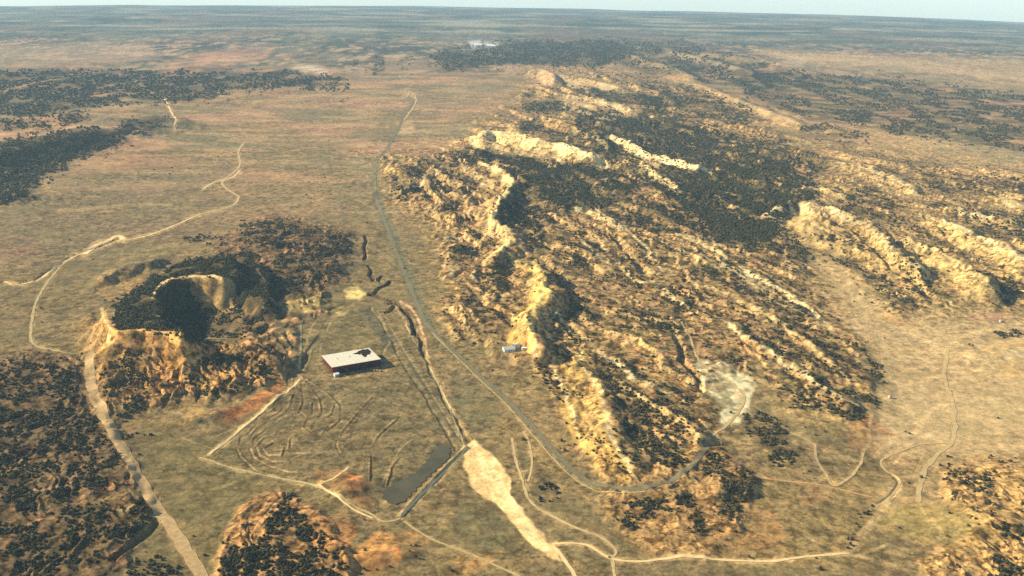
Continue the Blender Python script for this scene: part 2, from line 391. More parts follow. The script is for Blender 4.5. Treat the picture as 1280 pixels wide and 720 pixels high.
mixc(FB2*.55, (92, 104, 92)); mixc(FB2*sm(.1, .35, vnoise(XX/900, YY/420, 411)+.4*F5)*.6, (180, 172, 144)); mixc(FB2*sm(.1, .35, vnoise(XX/1300, YY/520, 412)+.4*F1)*.6, (44, 56, 48)); mixc(sm(2600, 3600, YY)*sm(.2, .45, F3+.5*F5-.3*F4)*.3, (156, 122, 96))  # far ground colour carries part of the haze
mixc(sm(1800, 3400, YY)*(1-FB)*sm(.1, .4, F2+.4*F1)*.5, (112, 104, 74))
paint("940,62 1300,76 1500,110 1400,115 1200,98 1000,82", (200, 170, 120), .75, 8, 12)
paint("0,55 180,52 200,72 100,84 -60,84", (186, 160, 124), .6, 5, 8)
paint("240,120 470,110 660,90 640,150 560,190 470,230 300,280 240,240", (170, 144, 102), .55, 30, 20)
paint("0,250 290,210 290,280 60,330 -60,330", (134, 120, 90), .5, 12, 16)
paint("-80,285 40,290 50,330 -80,340", (158, 112, 92), .5, 10, 10, tex)
paint("170,155 240,165 200,200 130,220", (176, 130, 96), .5, 10, 10, tex)
paint("0,350 120,330 130,400 90,440 -60,450", (128, 112, 74), .5, 10, 10)
paint("440,300 560,290 560,400 600,470 520,420 440,380", (142, 124, 80), .5, 10, 10)
paint("250,480 540,470 570,560 470,640 270,590", (120, 108, 74), .7, 12, 10)
paint("180,520 280,560 460,640 300,720 250,760 150,640", (116, 106, 66), .75, 14, 10)
paint("430,640 560,600 700,720 560,800 420,740", (132, 116, 76), .7, 12, 10)
paint("900,150 1000,165 1110,190 1330,215 1330,195 1200,180 1050,150 950,130", (214, 178, 122), .75, 6, 8)
paint("1150,170 1400,180 1400,215 1180,208", (190, 166, 116), .6, 6, 8)
paint("990,310 1060,330 1120,385 1200,390 1350,395 1350,560 1220,560 1100,540 1110,460 1060,400 1000,340", (204, 174, 120), .8, 12, 10)
paint("1100,540 1350,540 1350,640 1100,630", (194, 162, 110), .65, 12, 10)
paint("1100,630 1180,632 1260,640 1230,690 1130,670 1095,660", (168, 146, 88), .8, 5, 4)
paint("930,590 1110,600 1080,700 900,700", (160, 136, 84), .55, 12, 10)
paint("660,620 760,640 900,720 800,800 700,760", (134, 118, 80), .6, 8, 8)
paint("780,640 940,620 1000,690 800,700", (176, 138, 86), .5, 10, 8)
paint("600,470 720,560 700,600 640,560 590,500", (178, 146, 92), .5, 8, 8)
paint("1140,510 1260,500 1300,540 1180,545", (150, 142, 92), .55, 10, 8, tex)
mixc(sm(450, 100, XX+0*YY)*sm(4200, 3000, YY)*.35, (112, 98, 66))
mixc(sm(0, .4, vnoise(XX/21, YY/21, 791)+.8*vnoise(XX/9, YY/9, 792)*sm(.5, 1.5, 9/DROW))*.35*(1-np.clip(ROUGH_C, 0, 1)), (88, 82, 52))
MP = sm(1500, 2300, YY)*sm(5200, 3800, YY)
mixc(MP*sm(0, .3, vnoise(XX/420, YY/300, 801)+.5*s1)*.5, (180, 138, 104)); mixc(MP*sm(0, .3, vnoise(XX/380, YY/260, 802)+.5*s2)*.45, (112, 112, 80))
mixc(MP*sm(.05, .3, vnoise(XX/160+YY/900, YY/60, 803)*sm(.8, 2, 60/DROW))*.4, (196, 160, 112))
# stone of the badlands : strata and weathering
strata = vnoise(H/2.6+W1*.4, XX/900, 91)
YEL = (196, 162, 98); GOLD = (196, 152, 84); PAL = (212, 184, 130); PINK = (186, 136, 100); GRY = (138, 124, 84)
mixc(np.clip(ROUGH_C*(.35+.5*sm(.12, .5, slope)), 0, 1), YEL)
mixc(np.clip(UPR*(.25+.6*sm(.15, .5, slope)), 0, 1), (204, 174, 112))
mixc(np.clip((ROUGH_C+UPR+ROUGH_N)*sm(.25, .6, slope)*sm(0, .4, strata)*.6, 0, 1), PAL)
mixc(np.clip((ROUGH_C+ROUGH_N)*sm(.1, .5, -strata)*.5*sm(.1, .3, slope), 0, 1), PINK)
mixc(np.clip(ROUGH_C*sm(.2, .7, n3*.6+n4*.8)*.55, 0, 1), GRY)
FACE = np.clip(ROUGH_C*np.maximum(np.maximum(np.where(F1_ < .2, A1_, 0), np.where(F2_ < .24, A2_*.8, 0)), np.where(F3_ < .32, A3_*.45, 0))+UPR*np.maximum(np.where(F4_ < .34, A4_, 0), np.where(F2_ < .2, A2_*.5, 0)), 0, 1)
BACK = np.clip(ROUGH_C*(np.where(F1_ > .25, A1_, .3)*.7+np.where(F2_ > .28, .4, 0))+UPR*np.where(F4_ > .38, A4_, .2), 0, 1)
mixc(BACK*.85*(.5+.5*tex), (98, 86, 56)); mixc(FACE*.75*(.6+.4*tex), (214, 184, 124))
LN1 = vnoise(A/150, B/17, 181)*sm(.8, 2, 20/DROW); LN2 = vnoise(A/60, B/9, 182)*sm(.8, 2, 12/DROW)
RC = np.clip(ROUGH_C+.8*UPR, 0, 1)
mixc(RC*sm(.05, .4, LN1+.6*LN2)*.5, (110, 96, 62)); mixc(RC*sm(.1, .45, -LN1-.6*LN2)*.35, (208, 174, 116))
mixc(RC*sm(.1, .5, vnoise(XX/11, YY/11, 183)+.5*LN2)*.5, (84, 74, 48))
mixc(RC*sm(.15, .5, vnoise(XX/13, YY/13, 184)+.3*n2)*.45, (196, 146, 104))
mixc(np.clip((ROUGH_L+ROUGH_H)*.75, 0, 1), (104, 84, 58))
mixc(np.clip((ROUGH_L+ROUGH_H+ROUGH_N)*sm(.15, .55, n4+n5*.6)*.6, 0, 1), (166, 126, 88))
mixc(np.clip(ROUGH_N*.6*sm(.1, .5, slope), 0, 1), (180, 138, 80))
mixc(np.clip(ROUGH_E*sm(.0, .4, n4+n5*.6+.5*n3)*.7, 0, 1), (196, 152, 100)); mixc(np.clip(ROUGH_E*sm(.0, .35, -n4-n5*.6+.5*n3)*.8, 0, 1), (80, 64, 42))
mixc(np.clip(ROUGH_B*.8, 0, 1), (184, 142, 92))
mixc(np.clip(ROUGH_Q*.6, 0, 1), (198, 160, 100))
mixc(np.clip(ROUGH_S*.5, 0, 1), (190, 150, 96))
PALE = np.zeros((NI, NJ), np.float32)
VAL = area("1040,330 1120,400 1290,395 1290,570 1180,570 1100,560 1090,460", 14, 12)
mixc(VAL*.45, (186, 162, 116))
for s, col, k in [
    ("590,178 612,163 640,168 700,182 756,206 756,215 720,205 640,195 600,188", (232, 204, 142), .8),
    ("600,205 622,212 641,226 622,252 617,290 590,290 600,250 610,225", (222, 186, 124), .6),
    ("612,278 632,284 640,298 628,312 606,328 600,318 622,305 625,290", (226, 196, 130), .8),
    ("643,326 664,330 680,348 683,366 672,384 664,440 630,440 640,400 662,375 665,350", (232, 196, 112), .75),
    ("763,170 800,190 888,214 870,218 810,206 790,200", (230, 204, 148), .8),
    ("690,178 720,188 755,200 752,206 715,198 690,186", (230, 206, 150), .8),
    ("700,118 775,130 810,146 790,150 740,138 700,134", (222, 194, 140), .7),
    ("664,88 690,90 696,108 668,108", (226, 186, 140), .8),
    ("700,95 790,113 780,122 700,105", (222, 196, 142), .8),
    ("700,440 735,440 770,540 790,600 740,590 700,520", (220, 182, 104), .7),
    ("866,450 905,452 946,476 938,512 925,528 900,530 905,505 880,490", (236, 222, 168), .95),
    ("925,333 1040,410 1030,412 920,342", (224, 202, 148), .7),
    ("958,266 1000,254 1062,268 1110,298 1150,345 1120,350 1060,310 990,285", (216, 184, 120), .7),
    ("1112,288 1170,310 1240,355 1225,362 1150,330", (218, 188, 124), .7),
    ("1150,266 1215,288 1340,350 1320,360 1215,318", (218, 188, 124), .7),
    ("985,236 1010,229 1060,247 1040,255 990,250", (218, 188, 124), .7),
    ("1050,202 1110,218 1150,246 1120,250 1080,225", (206, 176, 122), .6),
    ("88,412 112,396 130,390 138,430 122,450 100,440", (196, 156, 96), .7),
    ("120,350 170,338 190,345 150,368 130,372", (192, 152, 92), .6),
    ("150,420 225,425 240,455 180,470 150,455", (164, 124, 70), .6),
    ("238,350 278,350 300,372 296,392 262,386", (204, 160, 92), .7),
    ("360,378 400,366 410,382 385,392 358,388", (230, 200, 120), .85),
    ("432,362 446,358 458,366 450,374 434,372", (238, 214, 134), .95),
    ("418,382 432,384 430,394 420,394", (226, 206, 120), .9),
    ("250,480 270,476 272,496 256,500", (216, 178, 104), .8),
    ("222,506 250,505 262,520 240,528", (206, 168, 100), .6),
    ("262,514 300,508 340,478 362,474 356,492 300,524 270,530", (190, 128, 76), .85),
    ("270,515 292,508 300,524 284,534", (160, 104, 72), .6),
    ("395,590 430,585 462,600 470,640 440,630 400,606", (206, 142, 84), .85),
    ("415,592 440,590 455,608 440,612", (190, 124, 78), .5),
    ("430,690 470,665 520,665 540,680 480,720 430,730", (208, 156, 94), .85),
    ("440,700 500,680 500,700 460,716", (200, 126, 72), .7),
    ("385,650 430,640 450,660 430,690 390,680", (196, 140, 84), .7),
    ("556,700 600,690 620,700 570,730", (206, 160, 98), .7),
    ("630,415 660,418 668,434 640,432", (204, 142, 74), .75),
    ("1060,535 1090,520 1120,545 1100,568 1060,560", (190, 130, 82), .6),
    ("1000,612 1020,608 1040,620 1020,632 1000,628", (196, 140, 100), .6),
    ("1090,395 1130,385 1150,400 1130,410", (206, 160, 104), .6),
    ("1205,395 1262,388 1280,400 1220,405", (190, 140, 108), .6),
    ("1225,430 1285,420 1350,430 1350,480 1250,470", (222, 184, 118), .7),
    ("915,650 960,630 990,660 960,690 915,680", (182, 138, 88), .5),
    ("1240,600 1290,610 1300,650 1240,640", (212, 172, 108), .6),
    ("250,62 300,68 310,76 262,82 240,76", (204, 156, 120), .7),
    ("205,90 240,84 262,92 215,96", (206, 160, 124), .8),
    ("205,76 290,60 340,60 335,72 260,86 215,86", (208, 160, 120), .75),
    ("375,80 405,84 410,92 385,92 365,86", (232, 206, 170), .9),
    ("585,52 600,50 604,58 590,60", (240, 236, 224), 1.0),
    ("606,52 622,54 622,62 606,61", (236, 232, 220), 1.0),
    ("575,60 590,62 592,68 578,68", (226, 220, 204), .8), ("612,68 626,68 630,72 614,73", (226, 220, 204), .8),
    ("480,70 520,68 560,80 520,95 480,90", (206, 174, 130), .6),
    ("720,70 740,70 742,80 722,82", (214, 184, 146), .8),
    ("495,152 515,150 520,165 500,168", (214, 178, 126), .7),
    ("1250,440 1280,438 1282,446 1256,448", (236, 214, 160), .8),
    ("985,70 1010,74 1000,84 975,80", (214, 190, 150), .6),
    ]:
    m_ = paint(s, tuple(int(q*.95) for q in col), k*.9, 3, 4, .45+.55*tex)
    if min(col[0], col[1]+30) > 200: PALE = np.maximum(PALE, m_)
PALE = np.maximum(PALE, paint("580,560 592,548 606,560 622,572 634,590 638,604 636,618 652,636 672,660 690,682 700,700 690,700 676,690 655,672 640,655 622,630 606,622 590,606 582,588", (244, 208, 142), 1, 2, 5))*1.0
paint("596,562 618,580 632,610 660,650 688,688 680,690 650,660 622,618 604,596", (250, 220, 156), .9, 2, 3)
# dark olive-grey strips, grass and wooded soil
paint("448,384 458,382 474,402 492,436 484,438 468,414", (84, 84, 64), .8, 2, 3)
paint("466,236 482,262 500,300 520,350 545,410 560,432 535,410 505,355 486,305 470,265", (116, 112, 80), .75, 3, 4)
paint("560,470 600,480 630,520 590,540 570,510", (108, 104, 72), .6, 6, 6)
paint("575,620 620,640 650,690 600,690 560,660", (104, 98, 66), .6, 8, 6)
paint("640,555 655,560 668,590 655,600", (112, 104, 72), .6, 3, 3)
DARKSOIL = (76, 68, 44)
FOREST = [  # polygon, trees per 1000 px^2, soil darkness, clump
    ("140,382 190,348 230,326 290,318 300,340 276,347 238,345 210,348 194,364 189,386 200,402 226,424 180,413 148,414", 52, .9, .1, 'mesa'),
    ("196,366 212,352 236,352 240,380 262,400 240,430 222,416 202,400", 40, .85, .0, 'mesa'),
    ("285,322 310,312 340,340 352,380 330,420 300,400 286,360", 30, .7, .32, 'mesa'),
    ("132,435 150,432 180,440 190,480 180,510 150,530 118,490 126,450", 12, .5, .3, 'mesa'),
    ("248,388 300,384 322,408 290,432 250,426", 20, .55, .3, 'mesa'), ("228,362 250,384 246,404 226,400", 30, .7, .1, 'mesa'), ("296,352 330,350 335,385 300,385 285,370", 22, .7, .25, 'mesa'), ("240,440 340,430 360,460 320,476 260,500 230,470", 24, .6, .4, 'mesa'),
    ("300,280 350,272 430,292 440,320 360,310 300,300", 20, .6, .35, 'mesa'),
    ("350,318 420,318 430,350 390,372 330,372", 20, .7, .35, 'mesa'),
    ("230,300 250,292 285,300 280,306 235,304", 25, .5, .3, 'mesa'),
    ("-60,470 40,440 110,455 125,500 150,545 170,590 180,600 100,612 40,640 -60,650", 19, .6, .24, 'left'),
    ("-60,660 60,642 150,625 190,630 195,650 130,690 60,720 -60,760", 14, .7, .25, 'left'),
    ("160,700 200,695 240,715 230,760 160,760", 9, .4, .4, 'left'),
    ("150,540 190,545 175,570 160,560", 14, .5, .3, 'left'),
    ("345,618 368,616 372,640 350,645", 22, .5, .1, 'mound'),
    ("340,640 372,640 400,660 425,685 440,730 270,760 275,700 300,676 330,670", 22, .45, .05, 'mound'),
    ("285,684 310,682 318,700 290,712", 22, .5, .1, 'mound'),
    ("490,222 520,200 560,190 600,198 590,225 545,245 490,250", 24, .5, .35, 'badland'),
    ("560,190 600,185 660,196 750,208 800,230 790,250 700,250 650,225 620,208", 36, .85, .1, 'badland'),
    ("618,250 640,230 680,228 700,260 688,282 640,286 614,280", 34, .75, .15, 'badland'),
    ("690,240 760,240 860,262 880,290 800,290 740,262 690,262", 30, .75, .2, 'badland'),
    ("655,150 720,160 760,185 755,195 700,180 640,172", 26, .8, .2, 'badland'),
    ("720,135 850,150 960,190 1030,240 1000,255 960,300 900,300 860,260 760,200 720,160", 50, .95, .02, 'badland'),
    ("840,230 960,230 1000,300 1020,330 960,330 880,300", 24, .6, .3, 'badland'),
    ("560,318 580,310 604,308 590,322 566,326", 36, .6, .1, 'badland'),
    ("610,330 645,330 650,350 620,372 600,360", 30, .6, .3, 'badland'),
    ("660,290 740,288 760,330 690,340 660,320", 20, .5, .4, 'badland'),
    ("700,385 740,378 760,400 720,405 680,400", 26, .5, .3, 'badland'),
    ("700,290 800,300 860,350 900,372 860,385 780,350 720,330", 20, .4, .45, 'badland'),
    ("770,388 800,385 852,408 850,418 810,412 770,410", 32, .6, .2, 'badland'),
    ("790,350 850,366 872,388 858,392 820,372", 28, .5, .25, 'badland'),
    ("748,446 790,450 800,470 838,490 870,530 880,552 850,560 800,540 770,500", 24, .6, .3, 'badland'),
    ("770,510 810,540 850,560 840,590 790,590 775,550", 13, .35, .4, 'badland'),
    ("880,320 960,345 1010,385 1020,400 950,380 880,345", 24, .5, .35, 'badland'),
    ("900,400 960,400 1040,430 1100,470 1090,500 1050,500 960,440", 22, .5, .35, 'badland'),
    ("950,440 1000,460 1070,490 1080,525 1040,530 980,480", 18, .4, .4, 'badland'),
    ("1080,440 1105,465 1098,478 1085,465", 30, .5, .1, 'badland'),
    ("932,518 955,516 975,530 998,562 990,585 970,588 955,555 935,540", 21, .45, .15, 'knob'),
    ("870,568 895,565 905,588 940,590 942,612 915,650 895,640 905,600 880,590", 19, .4, .15, 'knob'),
    ("835,605 858,612 880,655 878,680 862,655 845,630", 17, .3, .15, 'knob'),
    ("780,630 830,615 838,640 800,650 790,668 772,650", 12, .3, .35, 'knob'),
    ("672,606 694,604 698,624 676,626", 22, .0, .1, 'lone'),
    ("1000,285 1080,300 1120,335 1135,370 1110,385 1085,350 1030,320", 18, .35, .4, 'east'),
    ("1110,300 1160,340 1170,380 1125,385 1120,340", 20, .35, .35, 'east'),
    ("1050,255 1120,270 1180,300 1240,340 1220,330 1130,290", 26, .5, .25, 'east'),
    ("1140,250 1290,270 1340,300 1290,310 1180,265", 26, .55, .25, 'east'),
    ("1220,340 1290,350 1330,385 1240,380 1225,365", 18, .4, .4, 'east'),
    ("1150,215 1330,230 1330,262 1230,245 1170,240", 24, .5, .3, 'east'),
    ("1040,235 1100,235 1140,262 1050,262", 22, .5, .3, 'east'),
    ("1205,420 1280,412 1285,420 1210,432", 16, .2, .3, 'east'),
    ("1180,580 1230,590 1290,600 1330,640 1240,632 1190,620", 8, .2, .5, 'corner'),
    ("1230,680 1290,690 1330,730 1240,740 1240,700", 10, .3, .35, 'corner'),
    ("1240,650 1290,660 1290,680 1250,672", 7, .1, .4, 'corner'),
    ("1085,628 1095,628 1075,665 1062,690 1058,680 1072,650", 7, .1, .3, 'corner'),
    ("-80,190 60,168 110,160 160,170 120,190 60,220 30,244 -80,262", 34, .95, .0, 'west'),
    ("150,150 210,148 200,160 150,168", 24, .7, .2, 'west'), ("-20,236 42,236 40,248 -20,256", 24, .8, .1, 'west'),
    ("70,148 90,140 112,146 100,154 74,156", 26, .8, .0, 'west'), ("0,150 60,150 64,160 0,162", 22, .7, .1, 'west'),
    ("110,172 150,170 170,182 120,196", 14, .4, .5, 'west'),
    ("-200,92 120,88 330,88 430,96 440,108 330,110 230,126 100,132 60,144 -200,145", 34, .8, .30, 'west'),
    ("430,80 540,70 560,84 480,92", 14, .5, .4, 'west'),
    ("536,68 640,52 760,52 800,60 750,84 640,80 560,88", 36, .85, .12, 'crest'),
    ("720,56 830,50 900,64 1000,90 1040,110 980,112 860,96 760,78", 26, .8, .34, 'crest'),
    ("800,100 880,116 960,150 900,160 800,140", 24, .7, .3, 'crest'),
    ("920,90 1100,98 1340,125 1400,200 1280,190 1150,170 1010,150 930,118", 27, .75, .32, 'crest'),
    ("560,196 600,190 650,196 640,204 590,202", 40, .9, .0, 'badland'), ("640,196 700,206 770,212 790,222 700,224 650,214", 46, .95, .0, 'badland'),
    ("655,128 700,126 720,136 690,142 655,140", 30, .8, .1, 'badland'), ("700,104 760,112 830,122 860,134 800,132 740,120", 34, .8, .1, 'badland'),
    ("900,165 980,175 1040,205 1000,225 930,200", 30, .8, .2, 'badland'), ("1000,150 1090,165 1060,180 1000,168", 18, .6, .3, 'crest'),
    ]
FM = []; 
for s, dens, soil, cl, grp in FOREST:
    m = area(s, 3, 7, relief=True); FM.append(m)
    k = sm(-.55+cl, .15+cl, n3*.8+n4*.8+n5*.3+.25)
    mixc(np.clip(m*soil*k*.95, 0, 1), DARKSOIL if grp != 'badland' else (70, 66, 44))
# faint drainage lines and wheel marks, as narrow stripes; also ledges, terrace lines, painted arroyo shade
def stripe(s, col, wpx, k=1.0, warp=1.5):
    a, b = PX(s); x, y = hit(a, b); pu, pv, _ = proj(x, y, base(x, y))
    wn = window(pu.min(), pu.max(), pv.min(), pv.max(), wpx+warp+3)
    if wn is None: return
    d, sg, par = segdist(pu, pv, U[wn]+warp*(W1[wn]+.6*W3[wn]), V[wn]+warp*.6*(W2[wn]+.6*W4[wn]))
    m = np.zeros((NI, NJ), np.float32); m[wn] = (1-sm(wpx*.35, wpx, d))*k*(.6+.4*tex[wn]); mixc(m, col); return m
for q_, (s, z, ws, wb, g) in enumerate(RIDGES):
    a, b = PX(s); w_ = 1.7+.022*ws*(b.mean()/300)
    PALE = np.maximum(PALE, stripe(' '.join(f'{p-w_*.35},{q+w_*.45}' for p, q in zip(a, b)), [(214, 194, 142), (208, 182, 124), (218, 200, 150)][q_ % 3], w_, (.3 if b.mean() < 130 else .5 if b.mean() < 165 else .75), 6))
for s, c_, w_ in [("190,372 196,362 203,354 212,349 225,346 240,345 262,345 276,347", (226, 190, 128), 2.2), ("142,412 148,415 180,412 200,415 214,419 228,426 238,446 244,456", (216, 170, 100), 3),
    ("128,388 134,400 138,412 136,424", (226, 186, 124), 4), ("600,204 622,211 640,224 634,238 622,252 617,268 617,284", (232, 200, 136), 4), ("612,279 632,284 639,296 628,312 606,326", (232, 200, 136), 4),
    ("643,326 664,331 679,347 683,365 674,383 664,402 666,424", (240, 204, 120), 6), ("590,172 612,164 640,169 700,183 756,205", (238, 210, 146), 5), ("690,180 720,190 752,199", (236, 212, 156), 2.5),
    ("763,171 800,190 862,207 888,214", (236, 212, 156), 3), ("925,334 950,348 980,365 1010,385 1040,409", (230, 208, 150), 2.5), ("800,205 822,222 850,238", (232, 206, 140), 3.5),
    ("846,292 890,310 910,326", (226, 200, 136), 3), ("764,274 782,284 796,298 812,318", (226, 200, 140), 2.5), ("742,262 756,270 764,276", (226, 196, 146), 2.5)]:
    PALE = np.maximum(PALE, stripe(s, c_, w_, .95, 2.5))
for s in TERR:  # dark line along each terrace cut, pale line beside it
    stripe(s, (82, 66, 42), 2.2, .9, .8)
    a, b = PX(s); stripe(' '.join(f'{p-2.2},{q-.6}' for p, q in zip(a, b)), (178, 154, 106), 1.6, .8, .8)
for k in range(26):                       # plough marks on the terraces
    cx = rng.uniform(300, 520); cy = rng.uniform(490, 585); L = rng.uniform(12, 40)
    stripe(f'{cx},{cy} {cx-L*.4},{cy+L*.3} {cx-L*.5},{cy+L*.6}', (150, 132, 90) if k % 2 else (98, 88, 58), .9, .5)
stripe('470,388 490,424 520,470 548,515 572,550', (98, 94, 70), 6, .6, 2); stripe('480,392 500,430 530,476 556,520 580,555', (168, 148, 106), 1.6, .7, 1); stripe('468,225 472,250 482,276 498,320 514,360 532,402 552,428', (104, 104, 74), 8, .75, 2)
for a_s in ["457,295 459,302 455,309 457,318 454,325", "461,333 466,338 463,343 468,350", "479,345 474,349", "487,352 482,357 474,361 470,367 463,369", "463,368 472,371 481,374 489,377", "486,380 494,379 500,383 505,389 511,394 515,403 519,412 517,418", "517,412 524,424 526,434 531,444"]:
    stripe(a_s, (60, 40, 28), 1.6, .9, .6)  # shadow inside the arroyo cuts, painted into the ground colour
a_, b_ = PX("466,340 486,352 484,362 500,376 514,384 524,402 530,424 536,446"); stripe("500,376 514,384 524,402 530,424 536,446", (232, 186, 140), 2.2, .9)  # sunlit right bank of the arroyo, painted as a pale pink stripe
stripe("440,265 520,264 600,266 640,270", (176, 156, 110), 1.4, .7); stripe("495,165 560,160 640,160", (176, 156, 116), 2, .5)
stripe("480,150 560,140 650,150", (136, 120, 84), 4, .4); stripe("520,316 545,312 560,312", (196, 170, 110), 1.5, .6)
for k in range(14):                       # streaks in the far plain
    cx = rng.uniform(260, 600); cy = rng.uniform(95, 215); L = rng.uniform(40, 110)
    stripe(f'{cx},{cy} {cx+L*.5},{cy+rng.uniform(-2,3)} {cx+L},{cy+rng.uniform(-5,5)}', (130, 116, 80) if k % 3 else (190, 160, 116), 2.0, .45, 4)
for s, col, wp, k in [("700,470 715,490 735,515 750,545 765,580", (120, 104, 62), 3, .7), ("706,500 722,540 740,590", (224, 192, 116), 3, .5),
        ("432,384 414,392 404,406 396,428 388,448 384,466", (92, 80, 54), 2, .7), ("436,388 420,396 410,410 402,430 398,456", (176, 154, 108), 1.4, .6), ("472,388 482,410 486,430 480,440", (170, 150, 106), 1.6, .6), ("404,474 440,472 484,464", (182, 150, 104), 2.5, .6), ("396,398 388,414 380,440", (186, 158, 110), 1.6, .6), ("380,380 396,386 414,384 430,388", (70, 52, 36), 2, .8), ("404,372 412,378 420,386", (66, 48, 34), 2.4, .8), ("330,412 350,406 366,412", (80, 66, 44), 2.4, .7), ("320,440 340,452 356,448", (70, 56, 38), 3, .7), ("304,180 308,170 298,160 304,150", (190, 156, 112), 2, .6), ("226,164 236,176 262,182", (170, 136, 98), 2, .5), ("520,124 506,114 516,104 500,96", (176, 150, 112), 2.5, .5),
        ("1190,500 1160,516 1144,540 1112,552 1096,570", (214, 184, 132), 5, .6), ("1194,548 1170,540 1150,546 1130,560", (214, 184, 132), 4, .6), ("1196,520 1240,528 1290,536", (206, 176, 124), 4, .5),
        ("1100,560 1086,544 1090,520 1080,500", (210, 178, 126), 3, .5), ("1060,692 1072,672 1092,650 1108,630", (210, 180, 128), 7, .6), ("1058,692 1100,700 1140,716 1180,730", (206, 176, 124), 3, .5),
        ("1070,694 1110,680 1140,690", (206, 178, 124), 3, .4), ("1040,408 1070,450 1100,470 1130,500 1150,540", (208, 178, 126), 4, .45), ("1120,410 1150,420 1180,440", (216, 186, 132), 5, .5), ("980,330 1010,350 1040,380 1060,410", (210, 180, 128), 5, .4),
        ("1079,566 1090,550 1120,545", (206, 176, 124), 3, .5), ("1018,556 1000,545 985,540", (206, 176, 124), 2.5, .4), ("1148,628 1160,650 1200,680 1215,720", (196, 168, 116), 2.5, .45),
        ("470,498 448,520 438,545 442,566", (84, 70, 46), 1.5, .6), ("486,506 466,528 454,552 452,574", (90, 76, 50), 1.5, .5), ("430,486 452,492 476,498 500,506", (176, 150, 104), 1.3, .5), ("500,500 520,516 536,534", (92, 78, 52), 1.5, .5), ("440,484 470,488 505,490", (90, 76, 50), 1.4, .5),
        ("520,545 500,562 486,585 476,608", (172, 150, 104), 1.4, .6), ("1225,232 1290,244", (130, 112, 80), 3, .5), ("1150,425 1185,432 1210,418 1290,398", (204, 178, 124), 3, .7),
        ("1060,400 1090,430 1140,440 1185,436", (206, 178, 122), 2.5, .7), ("1060,345 1072,400 1065,430", (204, 178, 126), 2.5, .5),
        ("1165,455 1178,457 1182,490", (150, 124, 84), 1.5, .6), ("1105,570 1125,560 1150,556", (202, 172, 122), 2.5, .7),
        ("1115,582 1130,566 1160,560 1190,556", (202, 172, 122), 2, .7), ("1140,600 1150,575 1160,560", (202, 172, 122), 1.6, .5),
        ("1200,540 1240,545 1290,548", (140, 122, 80), 2, .6), ("1100,450 1110,500 1130,560", (176, 146, 100), 3, .4),
        ("150,640 220,625 300,600 330,585", (150, 138, 84), 3, .45), ("170,670 230,660 290,640 330,630", (90, 80, 50), 2, .6),
        ("180,600 240,590 300,600", (90, 82, 54), 2.4, .5), ("220,690 270,670 320,640", (92, 84, 54), 2, .55), ("220,560 250,575 300,560", (96, 90, 60), 2.4, .5),
        ("60,650 130,628 190,615", (134, 120, 76), 6, .5), ("0,690 20,665 40,652 70,648", (192, 140, 96), 3, .7), ("40,612 70,610 90,602", (196, 156, 116), 2.5, .7),
        ("580,632 600,650 622,678 640,690", (96, 84, 56), 1.6, .6), ("616,692 642,692", (80, 64, 42), 1.8, .8), ("642,690 655,684 658,676", (84, 68, 46), 1.4, .6),
        ("452,588 470,600 474,640 480,650", (100, 84, 56), 2, .7), ("500,648 490,665 500,672 480,690 450,700", (112, 96, 62), 3, .5),
        ("530,610 560,590", (170, 132, 84), 2, .5), ("520,620 565,585 580,600", (104, 92, 62), 2, .4), ("545,620 575,590", (168, 134, 84), 2, .5),
        ("960,70 1100,78 1290,100", (206, 176, 132), 3, .4), ("880,165 960,185 1010,180", (180, 158, 110), 3, .6)]:
    stripe(s, col, wp, k)
